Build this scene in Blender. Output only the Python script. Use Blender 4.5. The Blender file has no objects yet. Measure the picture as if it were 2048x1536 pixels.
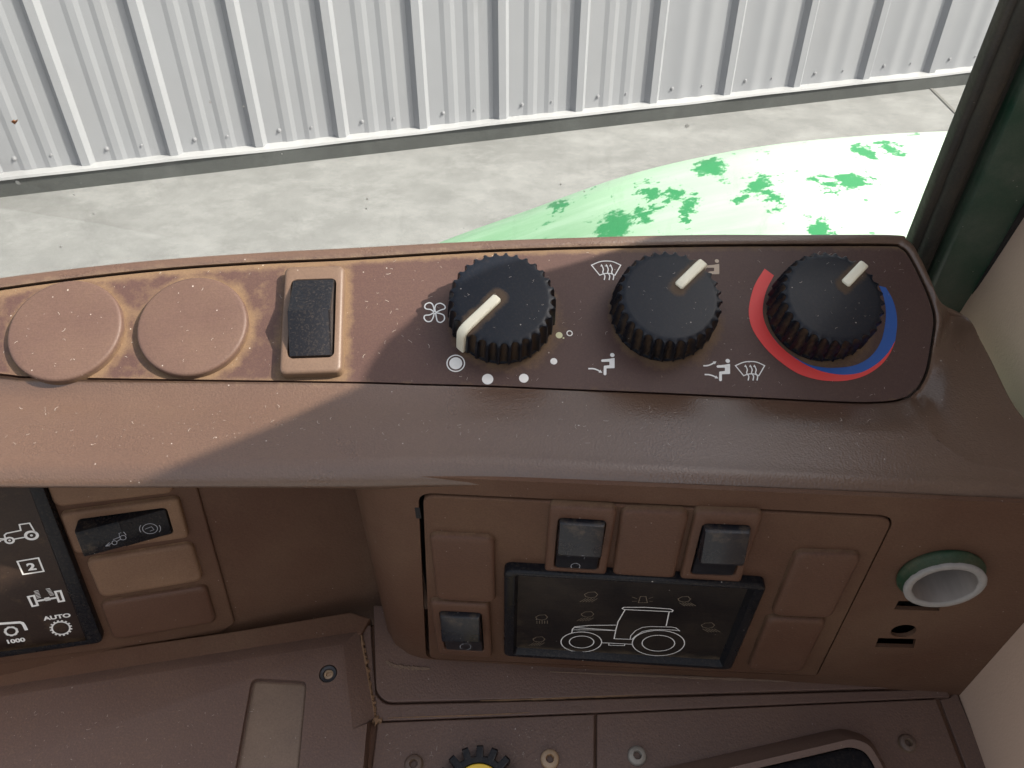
import bpy, bmesh, math, random
import numpy as np
from mathutils import Matrix, Vector

random.seed(7); rng = np.random.default_rng(7)
R = math.radians
sc = bpy.context.scene
C = sc.collection

# ------------------------------------------------------------------ camera
H = 1.6                                   # eye height above the yard
FPX, PITCH = 1540.0, R(38.3)              # focal length in photo pixels, downward pitch
cd = bpy.data.cameras.new('camera'); cam = bpy.data.objects.new('camera', cd); C.objects.link(cam)
cd.sensor_width = 36.0; cd.lens = 36.0 * FPX / 2048.0
cd.clip_start = 0.005; cd.clip_end = 500
cam.location = (0, 0, H); cam.rotation_euler = (R(90) - PITCH, 0, 0)
sc.camera = cam

# ------------------------------------------------------------------ light
SUN = np.array([0.70, -0.17, 0.69]); SUN /= np.linalg.norm(SUN)      # towards the sun
w = bpy.data.worlds.new('World'); sc.world = w; w.use_nodes = True
nt = w.node_tree; bg = nt.nodes['Background']
sky = nt.nodes.new('ShaderNodeTexSky'); sky.sky_type = 'NISHITA'; sky.sun_disc = False
sky.sun_elevation = math.asin(SUN[2]); sky.sun_rotation = math.atan2(SUN[0], SUN[1])
sky.air_density = 1.0; sky.dust_density = 5.0; sky.ozone_density = 0.5
hs = nt.nodes.new('ShaderNodeHueSaturation'); hs.inputs['Saturation'].default_value = .42      # hazy, milky sky
nt.links.new(sky.outputs[0], hs.inputs['Color']); nt.links.new(hs.outputs[0], bg.inputs[0]); bg.inputs[1].default_value = 0.15
sd = bpy.data.lights.new('sun', 'SUN'); sd.energy = 4.2; sd.angle = R(0.6); sd.color = (1.0, 0.92, 0.81)
so = bpy.data.objects.new('sun', sd); C.objects.link(so)
so.rotation_euler = Vector(SUN).to_track_quat('Z', 'Y').to_euler(); so.location = (3, -1, 5)
vs = sc.view_settings
vs.view_transform = 'Standard'; vs.look = 'None'; vs.exposure = 1.08; vs.gamma = 1.0; vs.use_curve_mapping = False
sc.cycles.max_bounces = 6; sc.cycles.diffuse_bounces = 3; sc.cycles.glossy_bounces = 3; sc.cycles.transparent_max_bounces = 6

# ------------------------------------------------------------------ surveying helpers
EYE = np.array([0, 0, H])
FWD = np.array([0, math.cos(PITCH), -math.sin(PITCH)]); UP = np.array([0, math.sin(PITCH), math.cos(PITCH)]); RT = np.array([1., 0, 0])
Z3 = np.array([0, 0, 1.])
def ray(x, y): return FWD + RT * ((x - 1024) / FPX) + UP * ((768 - y) / FPX)
def nrm(el, az):
    e, a = R(el), R(az)
    return np.array([math.cos(e) * math.sin(a), -math.cos(e) * math.cos(a), math.sin(e)])
class Plane:
    """a flat face of the console: origin, right axis u, up-slope axis v, normal n"""
    def __init__(s, P0, n):
        s.o = np.array(P0, float); s.n = n / np.linalg.norm(n)
        u = np.cross(Z3, s.n); s.u = u / np.linalg.norm(u); s.v = np.cross(s.n, s.u)
    def at(s, p, off=0.0):
        d = ray(*p); P = s.o + s.n * off
        return EYE + d * (np.dot(P - EYE, s.n) / np.dot(d, s.n))
    def uv(s, p, off=0.0):
        q = s.at(p, off) - s.o; return np.array([q @ s.u, q @ s.v])
    def p3(s, uv, off=0.0): return s.o + s.u * uv[0] + s.v * uv[1] + s.n * off
    def mat(s, uv, ang=0.0, off=0.0):
        c, t = math.cos(ang), math.sin(ang); a = s.u * c + s.v * t; b = -s.u * t + s.v * c; o = s.p3(uv, off)
        return Matrix(((a[0], b[0], s.n[0], o[0]), (a[1], b[1], s.n[1], o[1]), (a[2], b[2], s.n[2], o[2]), (0, 0, 0, 1)))
    def shifted(s, off): return Plane(s.o + s.n * off, s.n)

TOP = Plane(EYE + ray(1024, 640) * 0.300, nrm(59, 4))        # inset control fascia
BUL = Plane(TOP.at((1024, 776)), nrm(78, 1.5))               # front roll of the cover
BOX = Plane(EYE + ray(1250, 1170) * 0.308, nrm(-5, -3.5))    # front face under the roll, right
LEF = Plane(EYE + ray(290, 1130) * 0.339, nrm(5, 14))        # recessed instrument face, left
DEK = Plane(BOX.at((1250, 1343)), nrm(77, 0))                # lower deck

# ------------------------------------------------------------------ mesh helpers
class MB:
    def __init__(s): s.v = []; s.f = []; s.a = []
    def add(s, verts, faces, attr=None):
        b = len(s.v); s.v += [tuple(map(float, q)) for q in verts]; s.f += [tuple(b + i for i in f) for f in faces]
        s.a += list(attr) if attr is not None else [0.0] * len(verts)
    def loft(s, loops, closed=True, cap0=False, cap1=False, attr=None):
        n = len(loops[0]); V = [q for l in loops for q in l]; Fc = []
        for i in range(len(loops) - 1):
            for j in range(n if closed else n - 1):
                k = (j + 1) % n
                Fc.append((i * n + j, i * n + k, (i + 1) * n + k, (i + 1) * n + j))
        if cap0: Fc.append(tuple(range(n - 1, -1, -1)))
        if cap1: Fc.append(tuple((len(loops) - 1) * n + j for j in range(n)))
        A = [x for l in attr for x in l] if attr is not None else None
        s.add(V, Fc, A)
    def build(s, name, mat, parent=None, M=None, sharp=35, smooth=True, fix=False):
        me = bpy.data.meshes.new(name)
        base = np.array(s.v)
        o = bpy.data.objects.new(name, me)
        if M is None:
            c = (base.min(0) + base.max(0)) / 2; c[2] = base[:, 2].min(); base = base - c; M = Matrix.Translation(Vector(c))
        me.from_pydata([tuple(q) for q in base], [], s.f); me.update()
        if fix:
            bm = bmesh.new(); bm.from_mesh(me); bmesh.ops.recalc_face_normals(bm, faces=bm.faces); bm.to_mesh(me); bm.free()
        if any(s.a):
            at = me.attributes.new('dust', 'FLOAT', 'POINT'); at.data.foreach_set('value', np.array(s.a, np.float32))
        if smooth:
            me.shade_smooth(); me.set_sharp_from_angle(angle=R(sharp))
        me.materials.append(mat); C.objects.link(o)
        place(o, M, parent); return o
WM = {}
def place(o, M, parent):
    WM[o.name] = M.copy()
    if parent is not None:
        o.parent = parent; o.matrix_parent_inverse = Matrix.Identity(4)
        o.matrix_basis = WM[parent.name].inverted() @ M
    else: o.matrix_basis = M
def empty(name, loc, label, cat, group=None, kind=None):
    o = bpy.data.objects.new(name, None); C.objects.link(o); o.empty_display_size = .05
    place(o, Matrix.Translation(Vector(loc)), None); tag(o, label, cat, group, kind); return o
def tag(o, label=None, cat=None, group=None, kind=None):
    for k, v in (('label', label), ('category', cat), ('group', group), ('kind', kind)):
        if v: o[k] = v
    return o
def rrect(w, h, r, k=5, cx=0, cy=0):
    out = []
    for (sx, sy, a0) in ((1, 1, 0), (-1, 1, 90), (-1, -1, 180), (1, -1, 270)):
        for i in range(k + 1):
            a = R(a0 + 90 * i / k)
            out.append((cx + sx * (w / 2 - r) + r * math.cos(a), cy + sy * (h / 2 - r) + r * math.sin(a)))
    return out
def lz(loop, z): return [(p[0], p[1], z) for p in loop]
def slab(mb, w, h, d, r, b, k=5, dome=0.0, z0=0.0, floor=True):
    """rounded box with a rolled top edge"""
    L = [lz(rrect(w, h, r, k), z0), lz(rrect(w, h, r, k), d - b)]
    for i in (1, 2, 3):
        a = R(30 * i); ins = b * (1 - math.cos(a))
        L.append(lz(rrect(w - 2 * ins, h - 2 * ins, max(r - ins, r * .3), k), d - b + b * math.sin(a)))
    if dome: L.append(lz(rrect(w * .8, h * .88, r * .6, k), d + dome))
    mb.loft(L, cap1=True, cap0=floor)
def catmull(P, m, closed=False):
    P = [np.array(p, float) for p in P]; n = len(P); out = []
    rngi = range(n if closed else n - 1)
    for i in rngi:
        p0 = P[(i - 1) % n] if closed or i > 0 else 2 * P[0] - P[1]
        p1 = P[i]; p2 = P[(i + 1) % n]
        p3 = P[(i + 2) % n] if closed or i + 2 < n else 2 * P[-1] - P[-2]
        for j in range(m):
            t = j / m
            out.append(.5 * (2 * p1 + (p2 - p0) * t + (2 * p0 - 5 * p1 + 4 * p2 - p3) * t * t + (3 * p1 - p0 - 3 * p2 + p3) * t ** 3))
    if not closed: out.append(P[-1])
    return out
def inset(poly, d):
    """move each edge of a 2-D loop inwards by d (ccw loop)"""
    n = len(poly); out = []
    A = sum(poly[i][0] * poly[(i + 1) % n][1] - poly[(i + 1) % n][0] * poly[i][1] for i in range(n))
    s = 1 if A > 0 else -1
    for i in range(n):
        a, b, c = np.array(poly[i - 1]), np.array(poly[i]), np.array(poly[(i + 1) % n])
        e1 = (b - a) / (np.linalg.norm(b - a) + 1e-12); e2 = (c - b) / (np.linalg.norm(c - b) + 1e-12)
        n1 = np.array([-e1[1], e1[0]]) * s; n2 = np.array([-e2[1], e2[0]]) * s
        m = n1 + n2; m = m / max(np.dot(m, m) / 2, .35)
        out.append(b + m * d)
    return out
def rounded(poly, r, k=4):
    """round the corners of a 2-D polygon; r number or list"""
    n = len(poly); out = []
    for i in range(n):
        a, b, c = (np.array(poly[j % n], float) for j in (i - 1, i, i + 1))
        rr = r[i] if isinstance(r, (list, tuple)) else r
        l1, l2 = np.linalg.norm(a - b), np.linalg.norm(c - b); q = min(rr, l1 * .45, l2 * .45)
        p, s = b + (a - b) / l1 * q, b + (c - b) / l2 * q
        for j in range(k + 1):
            t = j / k; out.append((1 - t) ** 2 * p + 2 * t * (1 - t) * b + t * t * s)
    return out
def plate(mb, poly, top, bot, b=.0004):
    """flat plate over a 2-D polygon with a small chamfer"""
    A = sum(poly[i][0] * poly[(i + 1) % len(poly)][1] - poly[(i + 1) % len(poly)][0] * poly[i][1] for i in range(len(poly)))
    if A < 0: poly = poly[::-1]
    mb.loft([lz(poly, bot), lz(poly, top - b), lz(inset(poly, b * .35), top - b * .3), lz(inset(poly, b), top)], cap0=True, cap1=True)
def boolean(o, cutters):
    for c in cutters:
        md = o.modifiers.new('cut', 'BOOLEAN'); md.object = c; md.operation = 'DIFFERENCE'; md.solver = 'EXACT'
    bpy.context.view_layer.update()
    dg = bpy.context.evaluated_depsgraph_get()
    me = bpy.data.meshes.new_from_object(o.evaluated_get(dg)); old = o.data
    o.modifiers.clear(); o.data = me; me.name = old.name
    me.shade_smooth(); me.set_sharp_from_angle(angle=R(30))
    for c in cutters:
        m = c.data; bpy.data.objects.remove(c); bpy.data.meshes.remove(m)
def cutter(poly, z0, z1, M):
    A = sum(poly[i][0] * poly[(i + 1) % len(poly)][1] - poly[(i + 1) % len(poly)][0] * poly[i][1] for i in range(len(poly)))
    if A < 0: poly = poly[::-1]
    mb = MB(); mb.loft([lz(poly, z0), lz(poly, z1)], cap0=True, cap1=True)
    return mb.build('cutter', MAT['dark'], None, M, smooth=False)
def stroke(mb, pts, wd, z, closed=False):
    """flat printed line in 2-D, width wd"""
    P = [np.array(p, float) for p in pts]; n = len(P); Lf, Rt_ = [], []
    for i in range(n):
        a = P[i - 1] if (closed or i > 0) else P[i]; c = P[(i + 1) % n] if (closed or i < n - 1) else P[i]
        e1, e2 = P[i] - a, c - P[i]
        e1 = e1 / (np.linalg.norm(e1) + 1e-12); e2 = e2 / (np.linalg.norm(e2) + 1e-12)
        t = e1 + e2; t = t / (np.linalg.norm(t) + 1e-12); nn = np.array([-t[1], t[0]])
        m = np.array([-e1[1], e1[0]]) if i > 0 or closed else np.array([-e2[1], e2[0]])
        s = 1 / max(np.dot(nn, m), .5)
        Lf.append(P[i] + nn * wd / 2 * s); Rt_.append(P[i] - nn * wd / 2 * s)
    V = lz(Lf, z) + lz(Rt_, z); Fc = [(i, n + i, n + (i + 1) % n, (i + 1) % n) for i in range(n if closed else n - 1)]
    mb.add(V, Fc)
def disc2(mb, c, r, z, n=28): mb.add([(c[0] + r * math.cos(2 * math.pi * i / n), c[1] + r * math.sin(2 * math.pi * i / n), z) for i in range(n)], [tuple(range(n))])
def ring2(mb, c, r, wd, z, n=32): stroke(mb, [(c[0] + r * math.cos(2 * math.pi * i / n), c[1] + r * math.sin(2 * math.pi * i / n)) for i in range(n)], wd, z, True)
def poly2(mb, pts, z):
    A = sum(pts[i][0] * pts[(i + 1) % len(pts)][1] - pts[(i + 1) % len(pts)][0] * pts[i][1] for i in range(len(pts)))
    mb.add(lz(pts if A > 0 else pts[::-1], z), [tuple(range(len(pts)))])

# ------------------------------------------------------------------ materials
MAT = {}
class N:
    def __init__(s, name):
        s.m = bpy.data.materials.new(name); s.m.use_nodes = True; s.t = s.m.node_tree
        s.b = s.t.nodes['Principled BSDF']; s.out = s.t.nodes['Material Output']
        s.co = s.t.nodes.new('ShaderNodeTexCoord').outputs['Object']; MAT[name] = s.m
    def new(s, typ, **kw):
        n = s.t.nodes.new(typ)
        for k, v in kw.items(): setattr(n, k, v)
        return n
    def ln(s, a, b): s.t.links.new(a, b)
    def setv(s, sock, v):
        if hasattr(v, 'is_output') or isinstance(v, bpy.types.NodeSocket): s.ln(v, sock)
        else: sock.default_value = v
    def scaled(s, sx, sy, sz, rot=(0, 0, 0)):
        n = s.new('ShaderNodeMapping'); s.ln(s.co, n.inputs[0]); n.inputs['Scale'].default_value = (sx, sy, sz); n.inputs['Rotation'].default_value = rot
        return n.outputs[0]
    def noise(s, scale, detail=3, rough=.55, co=None, dist=0.0):
        n = s.new('ShaderNodeTexNoise'); s.ln(co or s.co, n.inputs['Vector']); n.inputs['Scale'].default_value = scale
        n.inputs['Detail'].default_value = detail; n.inputs['Roughness'].default_value = rough; n.inputs['Distortion'].default_value = dist
        return n.outputs['Fac']
    def voro(s, scale, co=None, feature='F1'):
        n = s.new('ShaderNodeTexVoronoi', feature=feature); s.ln(co or s.co, n.inputs['Vector']); n.inputs['Scale'].default_value = scale
        return n
    def mr(s, v, a, b, c=0.0, d=1.0, smooth=False):
        n = s.new('ShaderNodeMapRange'); n.clamp = True
        if smooth: n.interpolation_type = 'SMOOTHSTEP'
        s.setv(n.inputs[0], v)
        for i, x in enumerate((a, b, c, d)): n.inputs[i + 1].default_value = x
        return n.outputs[0]
    def math(s, op, a, b=0.0):
        n = s.new('ShaderNodeMath', operation=op); s.setv(n.inputs[0], a); s.setv(n.inputs[1], b); return n.outputs[0]
    def mix(s, f, a, b):
        n = s.new('ShaderNodeMix', data_type='RGBA'); s.setv(n.inputs[0], f)
        for i, x in ((6, a), (7, b)):
            if isinstance(x, tuple): n.inputs[i].default_value = (*x, 1)
            else: s.ln(x, n.inputs[i])
        return n.outputs[2]
    def attr(s, name):
        n = s.new('ShaderNodeAttribute', attribute_name=name); return n.outputs['Fac']
    def bump(s, h, strength, dist=.0004, prev=None):
        n = s.new('ShaderNodeBump'); s.ln(h, n.inputs['Height']); n.inputs['Strength'].default_value = strength; n.inputs['Distance'].default_value = dist
        if prev is not None: s.ln(prev, n.inputs['Normal'])
        return n.outputs[0]
    def specks(s, scale, rad, keep):
        v = s.voro(scale); r = s.mr(v.outputs['Distance'], rad * .6, rad, 1, 0)
        sep = s.new('ShaderNodeSeparateColor'); s.ln(v.outputs['Color'], sep.inputs[0])
        return s.math('MULTIPLY', r, s.math('GREATER_THAN', sep.outputs[0], 1 - keep))

DUST = (.165, .106, .061)
def plastic(name, col, rough=.42, grain=900, gs=.25, film=.25, film_scale=22, dust=DUST, edge=1.0, speck=.35, scratch=0.0, var=.12, spec=.5, patch=.0):
    """moulded plastic: grain, uneven dust film, settled dust where the mesh says so, specks of lint"""
    s = N(name)
    c = s.mix(s.noise(14, 4, .6), tuple(x * (1 - var) for x in col), tuple(min(1, x * (1 + var)) for x in col))
    n1 = s.noise(film_scale, 3, .5); n2 = s.noise(film_scale * 9, 3, .6)
    f = s.math('MULTIPLY', s.mr(n1, .32, .78), s.mr(n2, .2, .8, .45, 1))
    f = s.math('MULTIPLY', f, film)
    ad = s.attr('dust'); grit = s.noise(700, 3, .7); blot = s.noise(130, 4, .65)
    d2 = s.math('SUBTRACT', s.math('ADD', s.math('MULTIPLY', ad, 1.5), s.math('MULTIPLY', s.math('SUBTRACT', blot, .5), 1.7)), .35)
    d2 = s.math('ADD', d2, s.math('MULTIPLY', s.math('SUBTRACT', grit, .5), .7))
    d2 = s.math('MULTIPLY', s.mr(d2, 0, .75), s.mr(ad, .02, .2))
    d2 = s.math('MULTIPLY', d2, .9 * edge)
    D = s.math('MAXIMUM', f, d2)
    if patch:
        p = s.math('MULTIPLY', s.mr(s.noise(9, 3, .5), .52, .6), s.mr(s.noise(260, 3), .3, .7, .3, 1)); D = s.math('MAXIMUM', D, s.math('MULTIPLY', p, patch))
    c = s.mix(D, c, dust)
    c = s.mix(s.mr(s.noise(1500, 2, .6), .35, .65, 0, .16), c, (.0, .0, .0)); c = s.mix(s.mr(s.noise(1100, 2, .6), .5, .72, 0, .10), c, dust)
    sp = s.math('MAXIMUM', s.specks(330, .10, .10), s.specks(140, .055, .16))
    c = s.mix(s.math('MULTIPLY', sp, speck), c, (.62, .56, .5))
    s.ln(c, s.b.inputs['Base Color'])
    rr = s.math('ADD', s.mr(s.noise(35, 3), .3, .7, rough - .04, rough + .06), s.math('MULTIPLY', D, .3))
    s.ln(rr, s.b.inputs['Roughness']); s.b.inputs['Specular IOR Level'].default_value = spec
    g = s.voro(grain, feature='SMOOTH_F1').outputs['Distance']
    h = s.math('ADD', g, s.math('MULTIPLY', s.noise(grain * .6, 2), .8))
    b = s.bump(h, gs, .00035)
    if scratch:
        sc_ = s.noise(60, 3, .6, s.scaled(1, 14, 14, (0, 0, .25))); b = s.bump(s.mr(sc_, .5, .62), scratch, .0002, b)
    s.ln(b, s.b.inputs['Normal']); return s.m
def simple(name, col, rough=.5, metal=0.0, nz=0.0, scale=60, bump=0.0, bscale=400, spec=.5):
    s = N(name)
    if nz: s.ln(s.mix(s.noise(scale, 5, .65), tuple(x * (1 - nz) for x in col), tuple(min(1, x * (1 + nz)) for x in col)), s.b.inputs['Base Color'])
    else: s.b.inputs['Base Color'].default_value = (*col, 1)
    s.b.inputs['Roughness'].default_value = rough; s.b.inputs['Metallic'].default_value = metal; s.b.inputs['Specular IOR Level'].default_value = spec
    if bump: s.ln(s.bump(s.noise(bscale, 4), bump, .0004), s.b.inputs['Normal'])
    return s.m

plastic('cover', (.098, .056, .038), .27, 1500, .26, spec=.80, film=.30, film_scale=12, speck=.45)
plastic('fascia', (.076, .043, .037), .42, 1600, .06, spec=.27, film=.10, speck=.5, scratch=.06)
plastic('plug', (.100, .060, .048), .48, 1500, .10, spec=.3, film=.25, film_scale=40, speck=.5, scratch=.12)
plastic('bezel', (.126, .080, .055), .42, 1500, .08, film=.22, speck=.3)
plastic('front', (.092, .044, .027), .50, 850, .30, spec=.18, film=.85, film_scale=13, speck=.25, dust=(.150, .092, .058))
plastic('module', (.095, .046, .029), .50, 1100, .22, spec=.18, film=.8, film_scale=15, speck=.25, dust=(.155, .095, .057))
plastic('blank', (.101, .050, .032), .44, 1300, .18, spec=.22, film=.26, film_scale=25, speck=.25, dust=(.155, .095, .057))
plastic('blank_dusty', (.165, .093, .058), .55, 1300, .10, spec=.18, film=.5, film_scale=14, speck=.25, dust=(.34, .215, .125))
plastic('deck', (.112, .069, .055), .42, 1200, .28, spec=.34, film=.10, speck=.3, dust=(.36, .21, .11))
plastic('pad', (.140, .097, .074), .5, 900, .1, spec=.35, film=.5, film_scale=14, speck=.25, dust=(.30, .21, .14))
plastic('black', (.007, .008, .011), .26, 1500, .05, spec=.20, film=.03, film_scale=30, dust=(.20, .15, .10), speck=.6, var=.2)
plastic('rocker_black', (.008, .010, .015), .28, 1500, .05, spec=.42, film=.03, film_scale=30, dust=(.16, .115, .075), speck=.5)
plastic('gloss', (.006, .006, .008), .16, 1500, .02, spec=.42, film=.02, dust=(.2, .15, .1), speck=.7)
plastic('knob', (.007, .010, .016), .30, 1500, .05, spec=.24, film=.03, film_scale=40, dust=(.085, .055, .033), speck=.5, var=.2)
plastic('screen', (.008, .007, .008), .30, 2500, .02, spec=.22, film=.5, film_scale=26, dust=(.075, .056, .038), speck=.35, scratch=.05)
plastic('screen_left', (.024, .015, .013), .30, 2500, .02, spec=.22, film=.35, film_scale=18, dust=(.11, .072, .043), speck=.35)
simple('ivory', (.74, .70, .55), .45, nz=.06, scale=300)
def inkmat(name, col, wear=.25):
    s = N(name); s.ln(s.mix(s.mr(s.noise(420, 4, .7), .55, .8, 0, wear), col, (.25, .19, .15)), s.b.inputs['Base Color']); s.b.inputs['Roughness'].default_value = .5
inkmat('print', (.74, .73, .70)); inkmat('print_dusty', (.42, .33, .25), .5); inkmat('print_faint', (.17, .135, .095), .5); inkmat('print_grey', (.30, .31, .34), .5)
inkmat('red', (.66, .050, .045), .1); inkmat('blue', (.015, .085, .33), .1); inkmat('paint_blob', (.55, .54, .33), .3)
simple('dark', (.006, .005, .005), .8)
simple('gap', (.012, .008, .006), .9)
simple('yellow', (.75, .50, .045), .45, nz=.15, scale=200)
simple('steel', (.26, .235, .20), .55, .3, nz=.4, scale=500, bump=.3)
plastic('rusty', (.36, .26, .17), .5, 900, .2, film=.7, film_scale=60, dust=(.30, .16, .06))
plastic('dull_screw', (.10, .065, .05), .5, 900, .2, film=.5, film_scale=60)
simple('black_ring', (.02, .02, .023), .45, nz=.3, scale=500)

# ================================================================== the yard outside
def wallmat(name, col, rough=.4):
    s = N(name)
    c = s.mix(s.noise(1.6, 5, .6), tuple(x * .95 for x in col), tuple(min(1, x * 1.04) for x in col))
    st = s.noise(6, 5, .65, s.scaled(1, 1, .08)); c = s.mix(s.mr(st, .5, .8, 0, .12), c, (.33, .31, .3))
    s.ln(c, s.b.inputs['Base Color']); s.b.inputs['Roughness'].default_value = rough
    s.ln(s.bump(s.noise(1.8, 3), .45, .012), s.b.inputs['Normal'])
wallmat('sheet', (.208, .212, .228)); wallmat('flash', (.29, .29, .30), .45)
def concrete(name, base):
    s = N(name)
    c = s.mix(s.mr(s.noise(1.3, 6, .62, None, .4), .3, .7), tuple(x * .80 for x in base), tuple(x * 1.16 for x in base))
    c = s.mix(s.mr(s.noise(7, 6, .7), .40, .70, 0, .75), c, tuple(x * .72 for x in base))
    c = s.mix(s.mr(s.noise(3.1, 7, .75, s.scaled(1, 1.2, 1, (0, 0, .5))), .48, .68, 0, .75), c, tuple(min(1, x * 1.3) for x in base))
    c = s.mix(s.math('MULTIPLY', s.specks(5, .09, .12), .55), c, (.16, .14, .13))
    c = s.mix(s.math('MULTIPLY', s.mr(s.noise(60, 4, .7), .55, .8), .22), c, tuple(x * .6 for x in base))
    s.ln(c, s.b.inputs['Base Color']); s.b.inputs['Roughness'].default_value = .85
    s.ln(s.bump(s.noise(90, 5, .7), .3, .004), s.b.inputs['Normal'])
concrete('concrete', (.172, .172, .171)); concrete('footing', (.045, .048, .047))

GND = Plane((0, 0, 0), Z3 + np.array([0, -1e-6, 0]))
g1, g2 = GND.at((0, 395)), GND.at((1774, 188)); g1[2] = g2[2] = 0
WD = (g2 - g1) / np.linalg.norm(g2 - g1); WNn = np.array([WD[1], -WD[0], 0])
WAL = Plane(g1, WNn)
mb = MB()
xs = np.linspace(-30, 40, 36); 
for a0 in np.arange(-30, 40, 5.0):
    for b0 in np.arange(-12, 28, 5.0):
        mb.add([(a0, b0, 0), (a0 + 5, b0, 0), (a0 + 5, b0 + 5, 0), (a0, b0 + 5, 0)], [(0, 1, 2, 3)])
gr = mb.build('concrete_ground', MAT['concrete'], None, Matrix.Identity(4), smooth=False)
tag(gr, 'stained pale grey concrete yard below the metal wall', 'ground', kind='structure')
# saw-cut joint in the yard
j0, j1 = GND.at((1890, 205)), GND.at((1925, 240)); mb = MB(); stroke(mb, [j0[:2] + (j0 - j1)[:2] * 3, j1[:2] + (j1 - j0)[:2] * 3], .02, .004)
simple('joint', (.12, .115, .11), .9)
jn = mb.build('joint', MAT['joint'], gr, Matrix.Identity(4), smooth=False)

ribs_px = [(192, 325), (367, 305), (535, 287), (700, 272), (861, 257), (1018, 235), (1169, 220), (1316, 205), (1463, 187), (1601, 172), (1739, 157)]
sr = [(WAL.at(p, -.055) - g1) @ WD for p in ribs_px]
d0, d1 = sr[1] - sr[0], sr[-1] - sr[-2]
S = [sr[0] - d0 * k for k in range(9, 0, -1)] + sr + [sr[-1] + d1 * k for k in range(1, 14)]
ZB = float(np.mean([WAL.at(p, -.055 + .02)[2] for p in ribs_px])) - .004     # lower end of the sheets
ZF = float(np.mean([WAL.at(p, .012)[2] for p in ((0, 370), (1024, 258), (1774, 163))])) + .014
RH, WTOP = .030, 4.6
wall = empty('metal_wall', (*((g1 + g2) / 2)[:2], 0), 'pale grey ribbed steel shed wall across the concrete yard', 'wall')
def wp(s, d, z): return g1 + WD * s + WNn * d + Z3 * z
D_SHEET = -.055
def rib_profile(sL, sR):
    """sheet from one rib's right foot to the next rib's right foot: two low swages, then the tall rib"""
    Lw = sR - sL; P = [(sL, 0)]
    tall = .20 * Lw; a = Lw - tall
    for c in (.34, .68):
        m = sL + a * c; q = .09 * Lw
        P += [(m - q, 0), (m - q * .4, .0055), (m + q * .4, .0055), (m + q, 0)]
    r0 = sR - tall
    P += [(r0, 0), (r0 + tall * .27, RH), (r0 + tall * .72, RH), (sR, 0)]
    return P
def sheet(sl, n):
    mb = MB(); prof = []
    for k in range(n):
        q = rib_profile(S[sl + k], S[sl + k + 1]); prof += q if k == 0 else q[1:]
    zs = [ZB, 1.5, WTOP]
    mb.loft([[wp(s, D_SHEET + d, z) for s, d in prof] for z in zs], closed=False)
    return mb.build('cladding_sheet', MAT['sheet'], wall, sharp=12)
for i in range(0, len(S) - 3, 3): sheet(i, 3)
# base flashing, slightly wavy, and the dark footing below it
mb = MB(); L = []
for s in np.linspace(S[0], S[-1], 160):
    wv = .004 * math.sin(s * 3.1) + .003 * math.sin(s * 7.7 + 1)
    L.append([wp(s, -.09, ZB + .03), wp(s, D_SHEET - .004, ZB + .03), wp(s, D_SHEET - .004, ZB + .004), wp(s, D_SHEET + .062 + wv, ZF + .012 + wv), wp(s, D_SHEET + .064 + wv, ZF + wv), wp(s, D_SHEET + .056 + wv, ZF + wv)])
mb.loft(L, closed=False); mb.build('base_flashing', MAT['flash'], wall, sharp=30, fix=False)
mb = MB(); mb.loft([[wp(s, -.15, -.2), wp(s, 0, -.2), wp(s, 0, ZF + .004), wp(s, -.15, ZF + .03)] for s in np.linspace(S[0], S[-1], 60)], closed=True)
mb.build('footing', MAT['footing'], wall, fix=True)
# fasteners beside each rib
simple('zinc', (.22, .22, .235), .5)
mb0 = MB(); mb0.loft([[(.0105 * math.cos(2 * math.pi * i / 10) * q, .0105 * math.sin(2 * math.pi * i / 10) * q, z) for i in range(10)] for q, z in ((1, 0), (1, .003), (.55, .004), (.5, .010))], cap1=True)
fm = None
for i in range(7, 24):
    for ds in (.055, -.145):
        sp = S[i] + ds * (S[i + 1] - S[i]) / .33; o3 = wp(sp, D_SHEET + .001, ZB + .065)
        M = Matrix(((WD[0], 0, WNn[0], o3[0]), (WD[1], 0, WNn[1], o3[1]), (0, 1, 0, o3[2]), (0, 0, 0, 1)))
        if fm is None: f = mb0.build('fastener', MAT['zinc'], wall, M); fm = f.data
        else: f = bpy.data.objects.new('fastener', fm); C.objects.link(f); place(f, M, wall)

# ------------------------------------------------------------------ fender
s = N('fender_paint')
n1 = s.noise(7.5, 7, .72, s.scaled(1, 1.0, 1)); n2 = s.noise(34, 5, .75); n3 = s.noise(2.0, 3)
wet = s.math('MAXIMUM', s.mr(s.math('ADD', n1, s.math('MULTIPLY', s.math('SUBTRACT', n2, .5), .22)), .585, .615), s.math('MULTIPLY', s.mr(n2, .63, .66), .8))
chalk_glare = s.mix(s.mr(n3, .35, .7), (.15, .33, .17), (.30, .48, .32))
chalk_glare = s.mix(s.mr(s.noise(4, 6, .7, s.scaled(1, 9, 1, (0, 0, .3))), .45, .7, 0, .5), chalk_glare, (.42, .56, .44))
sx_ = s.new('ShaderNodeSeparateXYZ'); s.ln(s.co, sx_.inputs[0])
chalk_glare = s.mix(s.math('MULTIPLY', s.mr(s.math('ADD', sx_.outputs[0], s.math('MULTIPLY', s.noise(3, 5, .6), .35)), -.05, .55), .9), chalk_glare, (.60, .70, .60))  # whitening towards the right puts glare into the chalky coat's colour
fm_ = s.mix(wet, chalk_glare, (.018, .215, .07)); s.ln(fm_, s.b.inputs['Base Color']); FS = s; FMIX = fm_.node.inputs[0]
s.ln(s.mr(wet, 0, 1, .5, .35), s.b.inputs['Roughness']); s.b.inputs['Coat Weight'].default_value = .4; s.b.inputs['Coat Roughness'].default_value = .3
YF = .92
FEN = Plane((0, YF, H), nrm(0, 0))
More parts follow.
